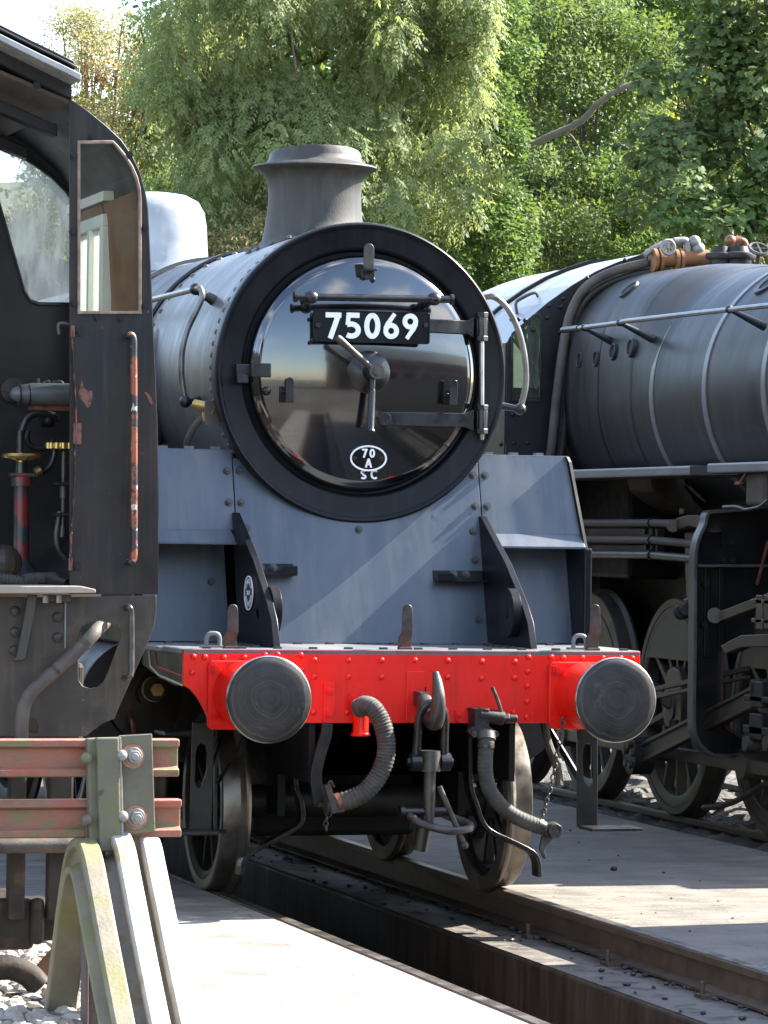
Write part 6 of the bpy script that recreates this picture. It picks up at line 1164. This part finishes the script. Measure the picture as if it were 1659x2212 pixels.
def make_tree(name, label, Y, rect, ncl, cr, gen, mats, frac=None, trunk_u=None, trunk_r=.18, bark='bark', depth=2.2, extra_top=1.2, group='trees behind the engines', twigs=18, mask=None):
    u0, v0, u1, v1 = rect; tu = trunk_u if trunk_u is not None else (u0+u1)/2
    base = AY(tu, 1200, Y+1.0); base.z = -.1
    t = thing(name, base, label, 'tree', group); cls = []
    k = 0
    while len(cls) < ncl and k < ncl*20:
        k += 1; u = u0+(u1-u0)*rng.random(); v = v0-extra_top*120+(v1-v0+extra_top*120)*rng.random()
        if mask and not mask(u, v): continue
        p = AY(u, v, Y+(rng.random()-.35)*depth); cls.append((np.array(p), cr*(.65+.7*rng.random())))
    V = []; idx = []
    for c, r in cls:
        q = gen(c, r); V.append(q); nn = len(q)//4
        mi = np.zeros(nn)
        if len(mats) > 1: mi[:] = rng.choice(len(mats), p=frac)
        idx.append(mi)
    quad_mesh('crown', np.concatenate(V), mats, t, np.concatenate(idx))
    ztop = max(c[2] for c, _ in cls); b = MB(); tp = Vector((base.x+rng.normal()*.2, base.y, ztop*.8))
    limb(b, [base, base+Vector((.05, 0, ztop*.3)), base+Vector((-.05, .05, ztop*.55)), tp], trunk_r, trunk_r*.35, 10); b.build('trunk', bark, t, 60)
    b = MB()
    for c, r in [cls[i] for i in rng.choice(len(cls), min(twigs, len(cls)), replace=False)]:
        s0 = base+(tp-base)*(.35+.5*rng.random()); c = Vector(c); m = (s0+c)/2+Vector((0, 0, .25+.2*rng.random())); limb(b, [s0, m, c, c+Vector((rng.normal()*.15, -.1, -.25))], .026, .006, 6)
    stuff(b.build('limbs', bark, t, 60)); return t
make_tree('ash_tree', 'drooping grey-green ash tree with feathery leaves behind the chimney', 31, (330, 10, 1010, 470), 105, .42, lambda c, r: leaves_pinnate(c, r, int(135*(r/.42)**2)), ['leaf_ash'], None, 700, .20, 'bark_pale', 2.4, twigs=26)
make_tree('ash_tree', 'lower ash boughs and saplings filling the gap left of the chimney', 33.5, (300, 300, 580, 620), 34, .40, lambda c, r: leaves_pinnate(c, r, int(120*(r/.42)**2)), ['leaf_ash', 'leaf_ivy'], [.7, .3], 470, .10, 'bark_pale', 1.6, 0, twigs=10)
make_tree('hawthorn_tree', 'sparse olive-brown tree against the pale sky at upper left', 35, (60, 30, 335, 560), 100, .36, lambda c, r: leaves_simple(c, r, int(520*(r/.36)**2), .048, .5, .2, .2), ['leaf_thorn', 'leaf_yellow', 'leaf_brown'], [.8, .1, .1], 215, .09, 'bark_pale', 2.0, .15, twigs=50, mask=lambda u, v: v > 40+max(0, (120-u))*1.2 and not (v < 55 and u > 290))
make_tree('hawthorn_tree', 'hazy pale tree seen through the left cab window', 37, (-160, 430, 150, 680), 30, .4, lambda c, r: leaves_simple(c, r, int(420*(r/.4)**2), .06, .5, .2, .2), ['leaf_thorn', 'leaf_ivy'], [.7, .3], 10, .1, 'bark', 2.0, 0, twigs=12)
make_tree('beech_sapling', 'small rusty-leaved tree between the ash and the pale left tree', 34.0, (285, 60, 400, 330), 15, .30, lambda c, r: leaves_simple(c, r, int(330*(r/.3)**2), .06, .55, .3, .3), ['leaf_brown', 'leaf_oak', 'leaf_yellow'], [.22, .58, .2], 350, .07, 'bark', 1.2, 0, twigs=12)
make_tree('ivy_covered_tree', 'ivy-clad mid green tree between the ash and the dark wood', 33, (930, 0, 1110, 660), 58, .36, lambda c, r: leaves_simple(c, r, int(520*(r/.36)**2), .066, .8, .5, .35), ['leaf_ivy', 'leaf_oak'], [.8, .2], 1030, .16, 'bark', 1.4, .8, twigs=14)
make_tree('oak_tree', 'shaded dark green oak behind the right-hand engine', 38, (1060, 40, 1460, 600), 75, .50, lambda c, r: leaves_simple(c, r, int(420*(r/.5)**2), .085, .55, .3, .35), ['leaf_oak', 'leaf_syc', 'leaf_brown'], [.74, .24, .02], 1250, .16, 'bark', 2.6, 1.0, twigs=24)
make_tree('sycamore_tree', 'broad-leaved blue-green sycamore at the right edge', 30, (1400, 60, 1760, 520), 66, .40, lambda c, r: leaves_palmate(c, r, int(150*(r/.4)**2), .17), ['leaf_syc', 'leaf_ivy'], [.85, .15], 1700, .24, 'bark', 2.4, 1.2, twigs=16, mask=lambda u, v: u > 1520 or rng.random() < .35)
make_tree('hazel_tree', 'sunny yellow-green hazel glowing at the right behind the boiler fittings', 41, (1380, -20, 1720, 600), 60, .5, lambda c, r: leaves_simple(c, r, int(300*(r/.5)**2), .085, .8, .3, .35), ['leaf_yellow', 'leaf_ivy'], [.6, .4], 1500, .12, 'bark', 2.0, .6, twigs=22)
make_tree('lime_tree', 'bright yellow-green tree top between ash and oak', 41, (1000, -20, 1420, 260), 50, .5, lambda c, r: leaves_simple(c, r, int(300*(r/.5)**2), .085, .8, .3, .35), ['leaf_yellow', 'leaf_oak', 'leaf_ivy'], [.45, .3, .25], 1150, .16, 'bark', 2.0, .6, twigs=18)
make_tree('elder_bush', 'dark leafy bushes in the hollow below the oak and ivy', 35.8, (920, 340, 1560, 680), 70, .46, lambda c, r: leaves_simple(c, r, int(430*(r/.42)**2), .075, .55, .35, .3), ['leaf_ivy', 'leaf_oak', 'leaf_syc'], [.2, .45, .35], 1200, .05, 'bark', 3.2, 0, twigs=10)
make_tree('elder_bush', 'pale green bushes just above the smokebox shoulder left of the chimney', 30.5, (250, 420, 620, 640), 44, .34, lambda c, r: leaves_simple(c, r, int(430*(r/.34)**2), .06, .5, .3, .25), ['leaf_thorn', 'leaf_ivy', 'leaf_yellow'], [.5, .4, .1], 420, .04, 'bark', 1.2, 0, twigs=10)
# leaning dead limb in front of the oak
b = MB(); limb(b, [AY(1048, 372, 34.2), AY(1130, 322, 33.6), AY(1215, 282, 33.4), AY(1262, 256, 33.3), AY(1290, 226, 33.2), AY(1330, 198, 33.1), AY(1390, 174, 33.0), AY(1470, 160, 32.6), AY(1580, 120, 32)], .06, .025, 10); limb(b, [AY(1330, 198, 33.1), AY(1352, 160, 33.0), AY(1362, 120, 33.0)], .022, .008, 6); limb(b, [AY(1215, 282, 33.4), AY(1240, 300, 33.2), AY(1262, 340, 33.1)], .02, .006, 6); tag(b.build('leaning_bough', 'bark_pale', None, 60), 'bare grey bough leaning across the dark wood at upper right', 'branch')
# woodland mass behind
V = []; idx = []
for _ in range(720):
    u = -160+2000*rng.random(); v = -260+920*rng.random()
    if u < 360 and v < (190+(360-u)*.25 if u > 110 else 500): continue
    c = AY(u, v, 45+4*rng.random()); q = leaves_simple(np.array(c), .8*(.7+.6*rng.random()), 260, .14, .7, .3, .3); V.append(q); idx.append(np.full(len(q)//4, rng.choice(3, p=[.5, .3, .2])))
stuff(quad_mesh('woodland', np.concatenate(V), ['leaf_oak', 'leaf_ivy', 'leaf_yellow'], None, np.concatenate(idx)), 'wooded bank closing the view behind the trees', 'woodland')
V = []; idx = []
for _ in range(260):
    x = -12+50*rng.random(); y = 27+9*rng.random(); c = (x, y, .3+2.6*rng.random()*((y-24)/12)); q = leaves_simple(np.array(c), .9, 190, .12, .7, .3, .3); V.append(q); idx.append(np.full(len(q)//4, rng.choice(2, p=[.6, .4])))
stuff(quad_mesh('undergrowth', np.concatenate(V), ['leaf_oak', 'leaf_ivy'], None, np.concatenate(idx)), 'low green undergrowth along the foot of the bank', 'undergrowth')
b = MB(); nx, ny = 40, 12; vs = []
for j in range(ny):
    for i in range(nx): y = 33+j*3.; vs.append((-60+i*4.+rng.random(), y, -.15+max(0, (j-1))*.95+.5*rng.random()))
b.add(vs, [(j*nx+i, j*nx+i+1, (j+1)*nx+i+1, (j+1)*nx+i) for j in range(ny-1) for i in range(nx-1)]); struct(b.build('wooded_bank', 'bank_soil', None, 60))
# ================================================================== neighbours added outside the frame: wagon to shade, shed to darken the door's reflection
Wg = thing('shade_wagon', (4.27, -5, 0), 'unseen wooden wagon added ahead of the right-hand engine to shade the foreground', 'wagon')
b = MB(); b.box((3.1, -9.6, 1.05), (5.44, -.62, 1.25)); b.build('underframe', 'oily_black', Wg, 0)
for i in range(7):
    for xx in (3.14, 5.36): b = MB(); b.box((xx, -9.6, 1.26+i*.215), (xx+.05, -.64, 1.26+i*.215+.205)); b.build('side_plank', 'wagon_wood', Wg, 0, .004)
    for yy in (-9.6, -.70): b = MB(); b.box((3.2, yy, 1.26+i*.215), (5.35, yy+.05, 1.26+i*.215+.205)); b.build('end_plank', 'wagon_wood', Wg, 0, .004)
for yy in (-8, -2.2):
    for s_ in (-1, 1): spoked(Wg, XC+s_*.8, yy, .47, s_, 8, rimf=.85, hubr=.11, mat='wheel_grey', tmat='wheel_grey')
E5 = thing('reflection_shed', (36, -58, 0), 'unseen brick shed added behind the camera to darken the door reflection', 'building')
b = MB(); b.box((3, -64, -.1), (70, -52, 9.0)); b.build('wall', 'brick_red', E5, 0)
b = MB(); b.prism([(2.5, -51.5, 9.0), (2.5, -64.5, 9.0), (2.5, -58, 13.5)], (71, 0, 0)); b.build('roof', 'slate', E5, 0)
for i in range(9): b = MB(); x = 6+i*7; b.box((x, -52.05, -.1), (x+4.2, -51.95, 5.3)); b.build('door', 'frame_black', E5, 0)
